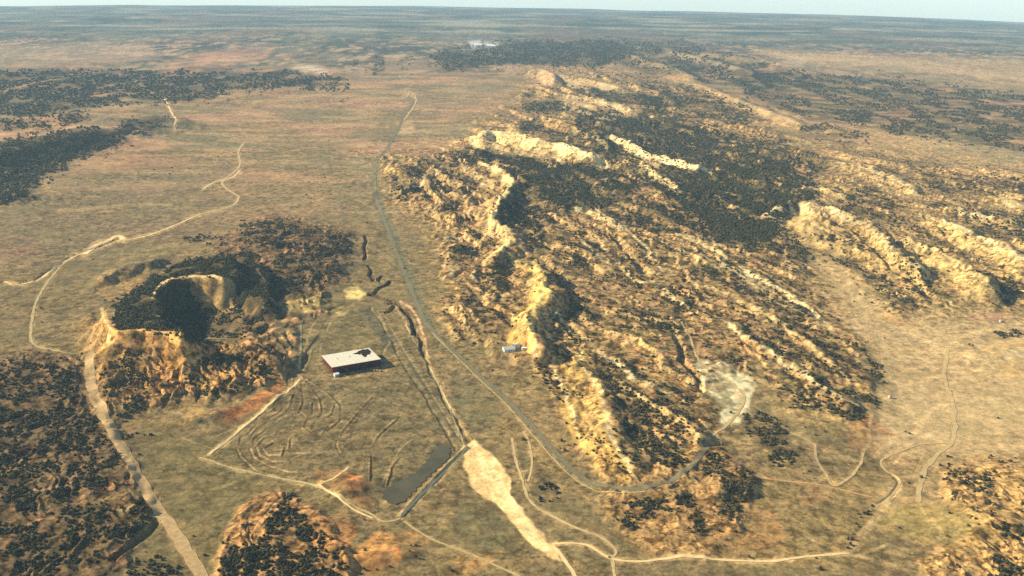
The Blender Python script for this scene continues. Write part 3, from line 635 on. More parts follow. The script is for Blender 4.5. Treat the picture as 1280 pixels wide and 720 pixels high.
STRIPS = [
    ('road', "530,402 552,426 580,450 606,476 640,506 672,541 700,572 732,600 766,609 806,609 850,592 876,568 890,545", 6.5, 'road', .45),
    ('road', "520,124 508,140 498,160 486,182 470,204 468,225 470,245 480,275 498,322 514,362 530,402", 3.5, 'road', .4),
    ('road', "890,545 912,528 930,500 918,482 890,466 872,448 862,420 850,400", 3, 'track', .5),
    ('road_verge', "540,416 575,450 602,477 634,507 667,545 695,577 728,606 764,615 806,615", 1.6, 'ver', .5),
    ('dirt_track', "112,440 112,468 120,500 140,538 162,575 182,612 205,646 228,682 248,714 270,760", 13, 'tan', .7),
    ('dirt_track', "590,556 574,572 556,590 538,608 516,630 500,646", 3.2, 'pale', .5),
    ('dirt_track', "690,682 706,700 720,722 735,745", 5, 'pale', .45),
    ('dirt_track', "640,548 645,575 654,604 664,628 690,645 720,660 752,672 770,688 766,700 770,730", 3.4, 'track', .45),
    ('dirt_track', "690,680 712,679 735,682 752,692 772,700 800,702 850,695 905,700 960,702 1000,697 1058,692", 4, 'pale', .45),
    ('dirt_track', "655,540 662,556 665,580 660,602", 2.6, 'track', .45),
    ('dirt_track', "930,590 970,600 1010,604 1050,612 1092,622", 2.6, 'org', .45),
    ('dirt_track', "1018,556 1022,576 1032,592 1042,607 1060,598 1076,580 1079,566", 3, 'track', .45),
    ('dirt_track', "1185,436 1180,470 1190,500 1193,530 1190,552 1166,574 1154,592 1147,628", 5, 'track', .45),
    ('dirt_track', "1190,554 1150,556 1118,568 1102,576 1106,588 1120,596 1124,606 1112,622 1094,634", 3, 'track', .5),
    ('dirt_track', "250,572 280,582 320,592 360,600 396,608 430,624 462,642 480,652 500,648", 3.4, 'ver', .5),
    ('dirt_track', "396,608 420,596 436,584", 4, 'track', .45), ('dirt_track', "398,606 430,628 466,648", 2.4, 'pale', .75),
    ('dirt_track', "505,652 536,672 570,686 600,698 640,716 680,735", 2.8, 'ver', .45),
    ('dirt_track', "375,474 350,494 316,524 290,546 262,568", 3, 'pale', .45),
    ('dirt_track', "376,404 376,436 374,462", 2.2, 'ver', .45),
    ('dirt_track', "494,384 514,420 540,466 560,506 574,540 582,560", 2.2, 'ver', .5),
    ('dirt_track', "84,442 60,436 40,428 40,400 46,376 60,352 75,335", 3, 'ver', .45),
    ('dirt_track', "75,264 120,260 170,256 215,256", 2, 'ver', .4), 
    ('dirt_track', "250,268 220,281 195,291 170,298 150,300", 2.4, 'pale', .4),
    ('stream_bed', "6,352 24,356 48,350 68,334 90,322 108,314", 2.4, 'pale', .35),
    ('stream_bed', "106,318 118,308 134,302 146,295 155,299", 6, 'pale', .4),
    ('stream_bed', "250,268 276,262 292,256 298,246 286,238 278,228 292,216 300,205 298,190 304,180", 2.6, 'track', .4),
    ('stream_bed', "254,236 268,228 290,222 300,214", 2.2, 'pale', .4),
    ('stream_bed', "206,124 214,140 220,150 218,158 226,164", 2, 'pale', .5),
    ('stream_bed', "420,120 500,124 512,114 520,126 505,150", 1.8, 'track', .5),
    ]
HC = {'road': (124, 108, 74), 'tan': (178, 144, 96), 'pale': (214, 180, 122), 'track': (184, 156, 104), 'ver': (176, 152, 100), 'org': (192, 150, 100)}
for nm, s, wp, m, lf in STRIPS: stripe(s, HC[m], wp*.95+1.2, .55, 2.5)
for q in range(34):
    cx = rng.uniform(20, 1250); cy = rng.choice([rng.uniform(210, 300), rng.uniform(560, 710), rng.uniform(380, 560)]); L = rng.uniform(25, 90); sl_ = rng.uniform(-.5, .5)
    stripe(f'{cx},{cy} {cx+L*.4},{cy+L*.4*sl_+rng.uniform(-3,3)} {cx+L},{cy+L*sl_+rng.uniform(-6,6)}', (178, 152, 106) if q % 3 else (96, 86, 56), rng.uniform(.9, 1.6), .5, 3)
# grain of single bushes and bare spots at metre scale
g = .5+.5*vnoise(XX/5.0, YY/5.0, 95)
spots = sm(.62, .8, g)*sm(1.2, 4, 5.0/DROW*2.2)
mixc(spots*.35*np.clip(.3+ROUGH_C+UPR+ROUGH_S, 0, 1), (84, 76, 44))
C3 *= (1+.16*(n5[..., None])+.10*n4[..., None])
lum_ = C3.mean(-1, keepdims=True); C3 = (lum_+(C3-lum_)*np.array([1.16, 1.10, 1.10], np.float32))*1.05*np.array([.985, .985, 1.0], np.float32)
C3 = np.clip(C3, .01, .85)
DET = np.clip(.42+.25*(1-sm(-.1, .3, s1))+.6*np.clip(ROUGH_C+UPR+ROUGH_L+ROUGH_N+ROUGH_H+ROUGH_B+ROUGH_Q+ROUGH_S+ROUGH_W, 0, 1)-.7*np.clip(PALE, 0, 1)-.25*VAL, .08, 1.1)

# ---------------------------------------------------------------- materials
def mat(name, col, rough=.9, noise=None, spec=.1):
    m = bpy.data.materials.new(name); m.use_nodes = True; t = m.node_tree; b = t.nodes['Principled BSDF']
    c = lin(col); b.inputs['Base Color'].default_value = (*c, 1); b.inputs['Roughness'].default_value = rough
    b.inputs['Specular IOR Level'].default_value = spec
    if noise:
        sc_, amt = noise
        ge = t.nodes.new('ShaderNodeNewGeometry'); n = t.nodes.new('ShaderNodeTexNoise'); n.inputs['Scale'].default_value = sc_
        n.inputs['Detail'].default_value = 5; t.links.new(ge.outputs['Position'], n.inputs['Vector'])
        r = t.nodes.new('ShaderNodeMapRange'); r.inputs[1].default_value = .3; r.inputs[2].default_value = .7
        r.inputs[3].default_value = 1-amt; r.inputs[4].default_value = 1+amt; t.links.new(n.outputs[0], r.inputs[0])
        v = t.nodes.new('ShaderNodeVectorMath'); v.operation = 'SCALE'; v.inputs[0].default_value = c
        t.links.new(r.outputs[0], v.inputs['Scale']); t.links.new(v.outputs[0], b.inputs['Base Color'])
    return m
gm = bpy.data.materials.new('ground_soil'); gm.use_nodes = True; t = gm.node_tree; b = t.nodes['Principled BSDF']
b.inputs['Roughness'].default_value = .95; b.inputs['Specular IOR Level'].default_value = .05
at_ = t.nodes.new('ShaderNodeAttribute'); at_.attribute_name = 'soil'
ge = t.nodes.new('ShaderNodeNewGeometry')
def nz(scale, det, lo, hi, a0=.3, a1=.7):
    n = t.nodes.new('ShaderNodeTexNoise'); n.inputs['Scale'].default_value = scale; n.inputs['Detail'].default_value = det
    n.inputs['Roughness'].default_value = .65; t.links.new(ge.outputs['Position'], n.inputs['Vector'])
    r = t.nodes.new('ShaderNodeMapRange'); r.inputs[1].default_value = a0; r.inputs[2].default_value = a1
    r.inputs[3].default_value = lo; r.inputs[4].default_value = hi; t.links.new(n.outputs[0], r.inputs[0]); return r, n
r1, _ = nz(.28, 5, .66, 1.34); r2, nb = nz(.06, 6, .80, 1.2)
mu = t.nodes.new('ShaderNodeMath'); mu.operation = 'MULTIPLY'; t.links.new(r1.outputs[0], mu.inputs[0]); t.links.new(r2.outputs[0], mu.inputs[1])
vm = t.nodes.new('ShaderNodeVectorMath'); vm.operation = 'SCALE'; t.links.new(at_.outputs['Color'], vm.inputs[0]); t.links.new(mu.outputs[0], vm.inputs['Scale'])
r3, _ = nz(.12, 4, 0, .35, .5, .7)
mx = t.nodes.new('ShaderNodeMix'); mx.data_type = 'RGBA'; t.links.new(r3.outputs[0], mx.inputs[0]); t.links.new(vm.outputs[0], mx.inputs[6])
v2 = t.nodes.new('ShaderNodeVectorMath'); v2.operation = 'MULTIPLY'; v2.inputs[1].default_value = (1.2, .95, .8); t.links.new(vm.outputs[0], v2.inputs[0]); t.links.new(v2.outputs[0], mx.inputs[7])
def speck(scale, lo, hi, col, fac, seed):
    global last
    mp_ = t.nodes.new('ShaderNodeVectorMath'); mp_.operation = 'ADD'; mp_.inputs[1].default_value = (seed*31.7, seed*17.3, 0); t.links.new(ge.outputs['Position'], mp_.inputs[0])
    n = t.nodes.new('ShaderNodeTexNoise'); n.inputs['Scale'].default_value = scale; n.inputs['Detail'].default_value = 3; n.inputs['Roughness'].default_value = .6
    t.links.new(mp_.outputs[0], n.inputs['Vector'])
    r = t.nodes.new('ShaderNodeMapRange'); r.interpolation_type = 'SMOOTHSTEP'; r.inputs[1].default_value = lo; r.inputs[2].default_value = hi; r.inputs[3].default_value = 0; r.inputs[4].default_value = fac
    t.links.new(n.outputs[0], r.inputs[0]); m_ = t.nodes.new('ShaderNodeMath'); m_.operation = 'MULTIPLY'; t.links.new(r.outputs[0], m_.inputs[0]); t.links.new(at_.outputs['Alpha'], m_.inputs[1])
    x_ = t.nodes.new('ShaderNodeMix'); x_.data_type = 'RGBA'; x_.blend_type = 'MULTIPLY'; x_.inputs[7].default_value = (*col, 1)
    t.links.new(m_.outputs[0], x_.inputs[0]); t.links.new(last, x_.inputs[6]); last = x_.outputs[2]
last = mx.outputs[2]
speck(.11, .50, .60, (.36, .34, .30), 1.0, 1); speck(.22, .52, .64, (.42, .40, .36), .9, 2); speck(.045, .50, .64, (.6, .6, .52), .9, 3)
speck(.16, .53, .66, (1.55, 1.42, 1.3), .9, 4); speck(.07, .54, .68, (1.4, 1.25, 1.1), .8, 5)
t.links.new(last, b.inputs['Base Color'])
bp = t.nodes.new('ShaderNodeBump'); bp.inputs['Strength'].default_value = .6; bp.inputs['Distance'].default_value = 1.6
t.links.new(nb.outputs[0], bp.inputs['Height']); t.links.new(bp.outputs[0], b.inputs['Normal'])

def mesh_obj(name, verts, faces, m, parent=None, smooth=False):
    me = bpy.data.meshes.new(name); verts = np.asarray(verts, np.float32); 
    if isinstance(faces, np.ndarray):
        nf, k = faces.shape
        me.vertices.add(len(verts)); me.vertices.foreach_set('co', verts.ravel())
        me.loops.add(nf*k); me.loops.foreach_set('vertex_index', faces.astype(np.int32).ravel())
        me.polygons.add(nf); me.polygons.foreach_set('loop_start', (np.arange(nf)*k).astype(np.int32))
        me.update(calc_edges=True)
    else: me.from_pydata([tuple(map(float, v)) for v in verts], [], faces); me.update()
    if m: me.materials.append(m)
    me.polygons.foreach_set('use_smooth', np.full(len(me.polygons), smooth))
    o = bpy.data.objects.new(name, me); sc.collection.objects.link(o)
    if parent: o.parent = parent
    return o
def tag(o, label=None, cat=None, group=None, kind=None):
    if label: o['label'] = label
    if cat: o['category'] = cat
    if group: o['group'] = group
    if kind: o['kind'] = kind
    return o
ZZ = base(XX, YY)+H
ii = np.arange(NI-1)[:, None]*NJ+np.arange(NJ-1)[None]
fc = np.stack([ii, ii+1, ii+NJ+1, ii+NJ], -1).reshape(-1, 4)
g_ = mesh_obj('ground', np.stack([XX, YY, ZZ], -1).reshape(-1, 3), fc, gm, smooth=True)
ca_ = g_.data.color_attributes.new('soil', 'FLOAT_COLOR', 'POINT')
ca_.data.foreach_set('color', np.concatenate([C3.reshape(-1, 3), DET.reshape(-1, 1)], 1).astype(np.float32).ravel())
tag(g_, 'dry brown badland terrain', kind='structure')
# ---------------------------------------------------------------- roads, tracks, water lines : draped strips
def spline(x, y, step):
    P = np.stack([x, y], 1); out = []
    n = len(P)
    for k in range(n-1):
        p0 = P[max(k-1, 0)]; p1 = P[k]; p2 = P[k+1]; p3 = P[min(k+2, n-1)]
        L = np.hypot(*(p2-p1)); m_ = max(2, int(L/step))
        for q in range(m_):
            s = q/m_; out.append(.5*((2*p1)+(-p0+p2)*s+(2*p0-5*p1+4*p2-p3)*s*s+(-p0+3*p1-3*p2+p3)*s**3))
    out.append(P[-1]); return np.array(out)
def strip(name, s, wpx, m, label=None, lift=.35, jit=.25, cross=5, seed=1, crown=0.0):
    a, b = PX(s); x, y = hit(a, b); d0 = np.hypot(np.hypot(x, y), CAMH).mean()
    P = spline(x, y, max(2.5, d0/500)); T = np.gradient(P, axis=0); T /= np.linalg.norm(T, axis=1)[:, None]+1e-9
    N = np.stack([T[:, 1], -T[:, 0]], 1)
    D = np.sqrt((P**2).sum(1)+CAMH**2); wid = wpx*D.mean()/F
    # the width asked for is across the picture : a road running away shows its full width
    n = len(P); al = np.arange(n)*1.0
    wob = vnoise(al/4.0, np.full(n, seed*3.1), seed); wob2 = vnoise(al/4.0, np.full(n, seed*7.7), seed+50)
    L = wid/2*(1+jit*wob); Rr = wid/2*(1+jit*wob2); rows = []
    P = P+N*(vnoise(al/9.0, np.full(n, seed*5.3), seed+9)*min(wid*.15, 1.2))[:, None]
    for c in range(cross):
        f = c/(cross-1)*2-1; off = np.where(f < 0, f*L, f*Rr)
        Q = P+N*off[:, None]; z = zat(Q[:, 0], Q[:, 1])+lift+D*.00008+crown*(1-f*f)
        rows.append(np.stack([Q[:, 0], Q[:, 1], z], 1))
    Vv = np.stack(rows, 1).reshape(-1, 3)
    k = (np.arange(n-1)[:, None]*cross+np.arange(cross-1)[None]).ravel()
    o = mesh_obj(name, Vv, np.stack([k, k+1, k+cross+1, k+cross], 1), m, smooth=True)
    tag(o, label, kind='structure'); return o
m_road = mat('gravel_grey', (120, 110, 78), .95, (.35, .22)); m_tan = mat('bare_tan_dirt', (176, 146, 96), .95, (.25, .2))
m_pale = mat('pale_sand', (226, 194, 132), .95, (.25, .15)); m_track = mat('worn_track', (190, 162, 108), .95, (.3, .2))
m_ver = mat('road_verge', (178, 156, 104), .95, (.3, .25)); m_org = mat('orange_track', (192, 152, 100), .95, (.3, .2))
for k_, (nm, s, wp, m, lf) in enumerate(STRIPS):
    strip(nm, s, wp, {'road': m_road, 'tan': m_tan, 'pale': m_pale, 'track': m_track, 'ver': m_ver, 'org': m_org}[m], None, lf*.35, jit=.55 if wp < 6 else .16, seed=k_+1)
# pond
a, b_ = PX(POND); px_, py_ = hit(a, b_); P = spline(np.append(px_, px_[0]), np.append(py_, py_[0]), 2.5)[:-1]
zc = zat(px_, py_).mean()+.45
cx, cy = P.mean(0)
wm = mat('dark_water', (84, 78, 54), .6, (.05, .2), .12)
vv = [(cx, cy, zc)]+[(p[0]+1.2*math.sin(i*1.7), p[1]+1.0*math.cos(i*2.3), zc) for i, p in enumerate(P)]
n = len(P)
# concave outline : ear-safe single polygon
me = bpy.data.meshes.new('pond'); me.from_pydata([tuple(v) for v in vv[1:]], [], [list(range(n))]); me.materials.append(wm)
po = bpy.data.objects.new('pond', me); sc.collection.objects.link(po); tag(po, 'dark shallow pond held behind the earth dam', kind='structure')

# ---------------------------------------------------------------- buildings
def quadbox(name, c, zb, zt, m, parent, inset=0):
    v = [(p[0], p[1], zb[i] if hasattr(zb, '__len__') else zb) for i, p in enumerate(c)]+[(p[0], p[1], zt[i] if hasattr(zt, '__len__') else zt) for i, p in enumerate(c)]
    n = len(c); f = [tuple(range(n))[::-1], tuple(range(n, 2*n))]+[(i, (i+1) % n, n+(i+1) % n, n+i) for i in range(n)]
    return mesh_obj(name, v, f, m, parent)
def empty(name, loc, rz=0):
    o = bpy.data.objects.new(name, None); sc.collection.objects.link(o); o.location = loc; o.rotation_euler = (0, 0, rz); return o
def box(x0, x1, y0, y1): return [(x0, y0), (x1, y0), (x1, y1), (x0, y1)]
bx, by = plane_hit([413, 478, 406, 472], [460, 449, 443, 434], 12)
g0 = float(zat(np.array([bx.mean()]), np.array([by.mean()]))[0])-0.0
zr = g0-float(base(bx.mean(), by.mean()))
bx, by = plane_hit([413, 478, 406, 472], [459.5, 448.5, 442.5, 434], zr+9)
ang = math.atan2(by[1]-by[0], bx[1]-bx[0]); Lb = .94*math.hypot(by[1]-by[0], bx[1]-bx[0])
Wb = abs(-(bx[2]-bx[0])*math.sin(ang)+(by[2]-by[0])*math.cos(ang))
barn = empty('barn', ((bx[0]+bx[1])/2, (by[0]+by[1])/2, g0), ang)
tag(barn, 'long barn with a white roof and a dark red-brown shaded front', 'barn')
m_wroof = mat('white_sheet_roof', (214, 204, 172), .6, (.12, .05), .3); m_maroon = mat('red_brown_siding', (84, 40, 30), .8, (.4, .25))
m_patch = mat('dark_brown_patch', (38, 26, 22), .95, (.3, .3)); m_dark = mat('door_dark', (28, 22, 20), .9)
hl = Lb/2
quadbox('wall', box(-hl+1, hl-1, .8, Wb-.8), -1.0, [8.6, 8.6, 7.1, 7.1], m_maroon, barn)
quadbox('roof', box(-hl, hl, 0, Wb), [8.7, 8.7, 7.2, 7.2], [9.1, 9.1, 7.6, 7.6], m_wroof, barn)
def slab_on_roof(pts, th, m, name):
    return quadbox(name, pts, [9.1-1.5*p[1]/Wb+.003 for p in pts], [9.1-1.5*p[1]/Wb+th for p in pts], m, barn)
def onroof(px, py):
    x, y = plane_hit(px, py, zr+8.5); x = x-barn.location.x; y = y-barn.location.y
    c, s = math.cos(-ang), math.sin(-ang); return [(p*c-q*s, p*s+q*c) for p, q in zip(x, y)]
hp = onroof([441, 446.5, 448, 450, 453, 456, 460, 462, 464.5, 462.5, 463, 459, 458, 456.5, 454, 453, 450, 448, 445][::1], [441.5, 440, 438, 437.6, 435.4, 436.2, 435.4, 437, 440, 441, 443, 443.4, 446, 446.6, 445.6, 443.4, 443.6, 442.4, 442.6])
slab_on_roof([(p, min(max(q, 1.5), Wb-1.5)) for p, q in hp][::-1], .12, m_patch, 'dark_roof_patch')  # ragged dark slab laid on the roof sheet
m_seam = mat('roof_seam', (196, 186, 156), .6)
for k in range(11):
    x0 = -hl+3+k*(Lb-6)/10; slab_on_roof(box(x0, x0+.22, .4, Wb-.4), .10, m_seam, 'roof_seam')
for k in range(3):
    x0 = -hl+12+k*14.3; slab_on_roof(box(x0, x0+1.4, Wb*.55, Wb*.55+1.4), .8, m_seam, 'roof_vent')
for k in range(4):
    x0 = -hl+9+k*(Lb-18)/3.6
    quadbox('barn_door', box(x0, x0+6, .62, .796), -.2, 5.2, m_dark, barn)
for k in range(9):
    x0 = -hl+.6+k*(Lb-1.6)/8
    quadbox('roof_post', box(x0, x0+.4, .1, .5), -1, 8.68, m_maroon, barn)
m_wall = mat('white_wall', (226, 222, 206), .8, (.8, .08)); m_blue = mat('blue_grey_roof', (116, 132, 136), .6, (.6, .1))
m_farm = mat('farmhouse_roof', (186, 184, 166), .7, (.6, .08)); m_white = mat('white_paint', (238, 234, 220), .6, (.6, .08)); m_glass = mat('window_glass', (40, 46, 52), .2, None, .5)
def house(px, py, L, W, hgt, rz, roofm, wallm, label, cat, name='house', group=None, win=3):
    x, y = hit([px], [py]); z = float(zat(x, y)[0]); e = empty(name, (x[0], y[0], z), rz); tag(e, label, cat, group)
    quadbox('wall', box(-L/2, L/2, -W/2, W/2), -1.2, hgt, wallm, e)
    v = [(-L/2-.4, -W/2-.4, hgt+.02), (L/2+.4, -W/2-.4, hgt+.02), (L/2+.4, W/2+.4, hgt+.02), (-L/2-.4, W/2+.4, hgt+.02), (-L/2-.4, 0, hgt+W*.22), (L/2+.4, 0, hgt+W*.22)]
    mesh_obj('roof', v, [(0, 1, 5, 4), (2, 3, 4, 5), (0, 4, 3), (1, 2, 5), (3, 2, 1, 0)], roofm, e)
    if win:
        d = quadbox('door', box(-.5, .5, -W/2-.06, -W/2-.003), 0, 2.1, m_dark, e)
        for k in range(win):
            q = -L/2+1.2+k*(L-3.6)/max(win-1, 1)
            if abs(q+.6) < 1.3: q += 2.2
            quadbox('window', box(q, q+1.2, -W/2-.06, -W/2-.003), .9, 2.0, m_glass, e)
    return e
house(636, 438, 13, 9, 3.2, .25, m_farm, m_wall, 'white gabled farmhouse alone in the clearing right of the gravel road', 'house')
house(645, 434.5, 9, 6, 2.8, .25, m_blue, m_wall, 'small house annex with a blue-grey roof behind the white farmhouse', 'outbuilding', 'outbuilding', None, 2)
house(656, 436, 7, 3, 2.2, .1, m_white, m_wall, 'low white shed right of the farmhouse', 'shed', 'shed', None, 1)
house(420.5, 470, 5, 4, 3.0, ang, m_white, m_wall, 'small white shed at the near left corner of the long barn', 'shed', 'shed', None, 1)
house(598, 58, 40, 22, 9, .1, m_white, m_white, 'pale building far off below the horizon, left one of the pair', 'building', 'far_building', None, 0)
house(614, 59, 46, 22, 9, -.05, m_white, m_white, 'pale building far off below the horizon, right one of the pair', 'building', 'far_building', None, 0)
def tank(px, py, r, h, label):
    x, y = hit([px], [py]); z = float(zat(x, y)[0]); e = empty('water_tank', (x[0], y[0], z)); tag(e, label, 'tank')
    n = 16; v = []; 
    prof = [(r, -.5), (r, h), (r*.96, h+.05), (r*.5, h+.25*r), (0.02, h+.32*r)]
    for k in range(2): 
        pass
    def lathe(name, prof, m):
        v = [(p*math.cos(2*math.pi*i/n), p*math.sin(2*math.pi*i/n), q) for p, q in prof for i in range(n)]
        f = [(k*n+i, k*n+(i+1) % n, (k+1)*n+(i+1) % n, (k+1)*n+i) for k in range(len(prof)-1) for i in range(n)]
        return mesh_obj(name, v, f, m, e)
    lathe('tank_shell', prof[:2], m_farm); lathe('tank_lid', prof[1:], m_farm)
tank(1112, 497, 1.5, 2.2, 'white water tank on the plain right of the wooded badland tip')
tank(1250.5, 402.5, 1.6, 2.2, 'white water tank on the reddish ground at the right edge')
def bales(px, py, n_, label):
    x, y = hit([px], [py]); z = float(zat(x, y)[0])
    for k in range(n_):
        e = empty('hay_bale', (x[0]+k*3.4, y[0]+.5*(k % 2), z), .3*k); tag(e, label, 'hay bale', 'bales in front of the barn')
        nn = 12; v = [(s*1.0, 1.0*math.cos(2*math.pi*i/nn), 1.0+1.0*math.sin(2*math.pi*i/nn)) for s in (-1, 1) for i in range(nn)]
        f = [(i, (i+1) % nn, nn+(i+1) % nn, nn+i) for i in range(nn)]+[tuple(range(nn))[::-1], tuple(range(nn, 2*nn))]
        mesh_obj('bale_roll', v, f, m_ver, e)
        v = [(s*.5, 1.02*math.cos(2*math.pi*i/nn), 1.0+1.02*math.sin(2*math.pi*i/nn)) for s in (-.1, .1) for i in range(nn)]
        mesh_obj('bale_band', v, f[:nn], m_wall, e)
bales(468, 464, 3, 'pale round hay bale on the bare strip in front of the long barn')

# ---------------------------------------------------------------- trees
CLR = area('360,370 480,360 600,560 700,690 620,720 470,650 240,590 300,490', 6, 4)
m_leaf = bpy.data.materials.new('juniper_leaf'); m_leaf.use_nodes = True; t = m_leaf.node_tree; b = t.nodes['Principled BSDF']
b.inputs['Roughness'].default_value = .9; b.inputs['Specular IOR Level'].default_value = .05
ge = t.nodes.new('ShaderNodeNewGeometry'); n = t.nodes.new('ShaderNodeTexNoise'); n.inputs['Scale'].default_value = .16; n.inputs['Detail'].default_value = 5
t.links.new(ge.outputs['Position'], n.inputs['Vector']); cr = t.nodes.new('ShaderNodeValToRGB'); t.links.new(n.outputs[0], cr.inputs[0])
cr.color_ramp.elements[0].position = .3; cr.color_ramp.elements[0].color = (.016, .017, .008, 1)
cr.color_ramp.elements[1].position = .70; cr.color_ramp.elements[1].color = (.085, .076, .032, 1)
t.links.new(cr.outputs[0], b.inputs['Base Color'])
m_bark = mat('juniper_bark', (92, 76, 60), .95, (2.0, .2))
def ico(sub):
    p = (1+5**.5)/2
    v = np.array([(-1,p,0),(1,p,0),(-1,-p,0),(1,-p,0),(0,-1,p),(0,1,p),(0,-1,-p),(0,1,-p),(p,0,-1),(p,0,1),(-p,0,-1),(-p,0,1)], float)
    v /= np.linalg.norm(v[0])
    f = [(0,11,5),(0,5,1),(0,1,7),(0,7,10),(0,10,11),(1,5,9),(5,11,4),(11,10,2),(10,7,6),(7,1,8),(3,9,4),(3,4,2),(3,2,6),(3,6,8),(3,8,9),(4,9,5),(2,4,11),(6,2,10),(8,6,7),(9,8,1)]
    v = list(map(tuple, v))
    for _ in range(sub):
        mid = {}; nf = []
        def mp(a, b):
            k = (min(a, b), max(a, b))
            if k not in mid:
                q = np.array(v[a])+np.array(v[b]); q /= np.linalg.norm(q); v.append(tuple(q)); mid[k] = len(v)-1
            return mid[k]
        for a, b, c in f:
            ab, bc, cc = mp(a, b), mp(b, c), mp(c, a); nf += [(a, ab, cc), (b, bc, ab), (c, cc, bc), (ab, bc, cc)]
        f = nf
    return np.array(v), np.array(f)
I0 = ico(0); I1 = ico(1)
def crown_mesh(seed):              # lobes of leaf clumps round a few limbs, unit crown radius 1, height about 1.7
    r = np.random.default_rng(seed); vs = []; fs = []; k = 0
    for q in range(16):
        th = r.uniform(0, 6.28); ra = r.uniform(.1, .72); zz = r.uniform(.35, 1.35); s = r.uniform(.24, .42)*(1.15-.3*zz)
        v = I1[0]*(1+r.normal(0, .2, (len(I1[0]), 1)))*s*np.array([1, 1, .8])
        v = v+np.array([ra*math.cos(th)*(1.2-.45*zz), ra*math.sin(th)*(1.2-.45*zz), zz]); vs.append(v); fs.append(I1[1]+k); k += len(v)
    for q in range(150):           # loose leaf sprays
        th = r.uniform(0, 6.28); zz = r.uniform(.15, 1.75); ra = (1.12-.45*zz)*r.uniform(.75, 1.1)
        c = np.array([ra*math.cos(th), ra*math.sin(th), zz]); v = c+r.normal(0, .1, (3, 3)); vs.append(v); fs.append(np.array([[0, 1, 2]])+k); k += 3
    return np.concatenate(vs), np.concatenate(fs)
def trunk_mesh(seed):
    r = np.random.default_rng(seed); V_ = []; F_ = []
    def tube(p0, p1, r0_, r1_):
        d = np.array(p1)-np.array(p0); d = d/np.linalg.norm(d); a = np.cross(d, [.3, .9, .2]); a /= np.linalg.norm(a); c = np.cross(d, a); k = len(V_)
        for p, q in ((p0, r0_), (p1, r1_)):
            for i in range(6): V_.append(np.array(p)+q*(a*math.cos(i*1.047)+c*math.sin(i*1.047)))
        for i in range(6): F_.append((k+i, k+(i+1) % 6, k+6+(i+1) % 6, k+6+i))
    tube((0, 0, -.4), (.03, .02, .5), .13, .09)
    for i in range(4):
        th = i*1.6+r.uniform(0, .6); tube((.03, .02, .4), (.5*math.cos(th), .5*math.sin(th), r.uniform(.8, 1.2)), .07, .025)
    tube((.03, .02, .45), (0, 0, 1.3), .08, .03)
    return V_, F_
PROTO = []
for k in range(6):
    v, f = crown_mesh(100+k)
    cm = bpy.data.meshes.new('crown'); cm.from_pydata([tuple(p) for p in v], [], [tuple(map(int, q)) for q in f]); cm.materials.append(m_leaf)
    v, f = trunk_mesh(200+k); tm = bpy.data.meshes.new('trunk'); tm.from_pydata([tuple(p) for p in v], [], f); tm.materials.append(m_bark)
    PROTO.append((cm, tm))
LBL = {'mesa': 'dark juniper in the wood covering the left mesa top', 'left': 'dark juniper on the broken wooded slope left of the wide dirt strip',
       'mound': 'dark juniper on the orange mound at the bottom edge left of centre', 'badland': 'dark juniper on the yellow badland ridges right of the gravel road',
       'knob': 'dark juniper on the low knolls below the bend of the gravel road', 'lone': 'dark juniper in the small lone clump beside the pale dirt track',
       'east': 'dark juniper on the parallel ridges at the right edge', 'open': 'lone dark juniper standing in the open dry grass of the plain', 'corner': 'dark juniper in the scattered growth of the bottom right corner'}
cand = []
clN = {}
for (s, dens, soil, cl, grp) in FOREST:
    a, b_ = PX(s); ar = abs(np.sum(a*np.roll(b_, -1)-b_*np.roll(a, -1)))/2; yc = b_.mean()
    mul = 9.0 if yc < 400 else 4.8
    nn = int(ar/1000*dens*mul*2.2)
    px = rng.uniform(a.min()-3, a.max()+3, nn*3); py = rng.uniform(b_.min()-2, b_.max()+2, nn*3)
    wx = 5*vnoise(px/14, py/9, 5)+3*vnoise(px/5, py/4, 6); wy = 3.5*vnoise(px/14, py/9, 7)+2*vnoise(px/5, py/4, 8)
    sp = 2.4 if grp in ('west', 'crest') else 1.25
    ins = polysd(a, b_, px+wx*sp, py+wy*sp) < rng.normal(0, 2.2 if grp in ('west', 'crest') else 1.2, len(px))
    px, py = px[ins][:nn], py[ins][:nn]
    if len(px) == 0: continue
    x, y = hit(px, py)
    n_ = vnoise(x/26, y/26, 301)+.55*vnoise(x/60, y/60, 302)+.4*vnoise(x/12, y/12, 303)
    if grp in ('badland', 'east'):
        A_ = x*ca+y*sa; B_ = -x*sa+y*ca; n_ = n_*.6+.9*vnoise(A_/120, B_/22, 305)
    far = y > 2600
    n_ = np.where(far, vnoise(x/90, y/160, 304)+.5*vnoise(x/40, y/80, 305), n_)
    keep = n_ > -.45+1.15*cl-.22*(dens > 33)
    keep &= (rng.random(len(x)) < .75)
    x, y = x[keep], y[keep]
    for p, q in zip(x, y): cand.append((p, q, grp, dens > 33))
for px, py in [(676,612),(689,612),(695,617),(676,627),(687,627),(697,623),(1124,660),(905,682),(899,664),(902,650),(893,640),(425,716),(432,708),(565,714),(571,717),(470,712),
               (1070,655),(1066,668),(1080,642),(1090,633),(1175,582),(1186,583),(1178,623),(1190,625),(1205,628),(1265,673),(1240,655),(212,218),(215,210),(440,690),(384,668),(455,650),(400,640),(415,660)]:
    x, y = hit([px], [py]); cand.append((x[0], y[0], 'lone' if 660 < px < 700 else ('mound' if px < 600 else ('corner' if px > 1000 else 'knob'))))
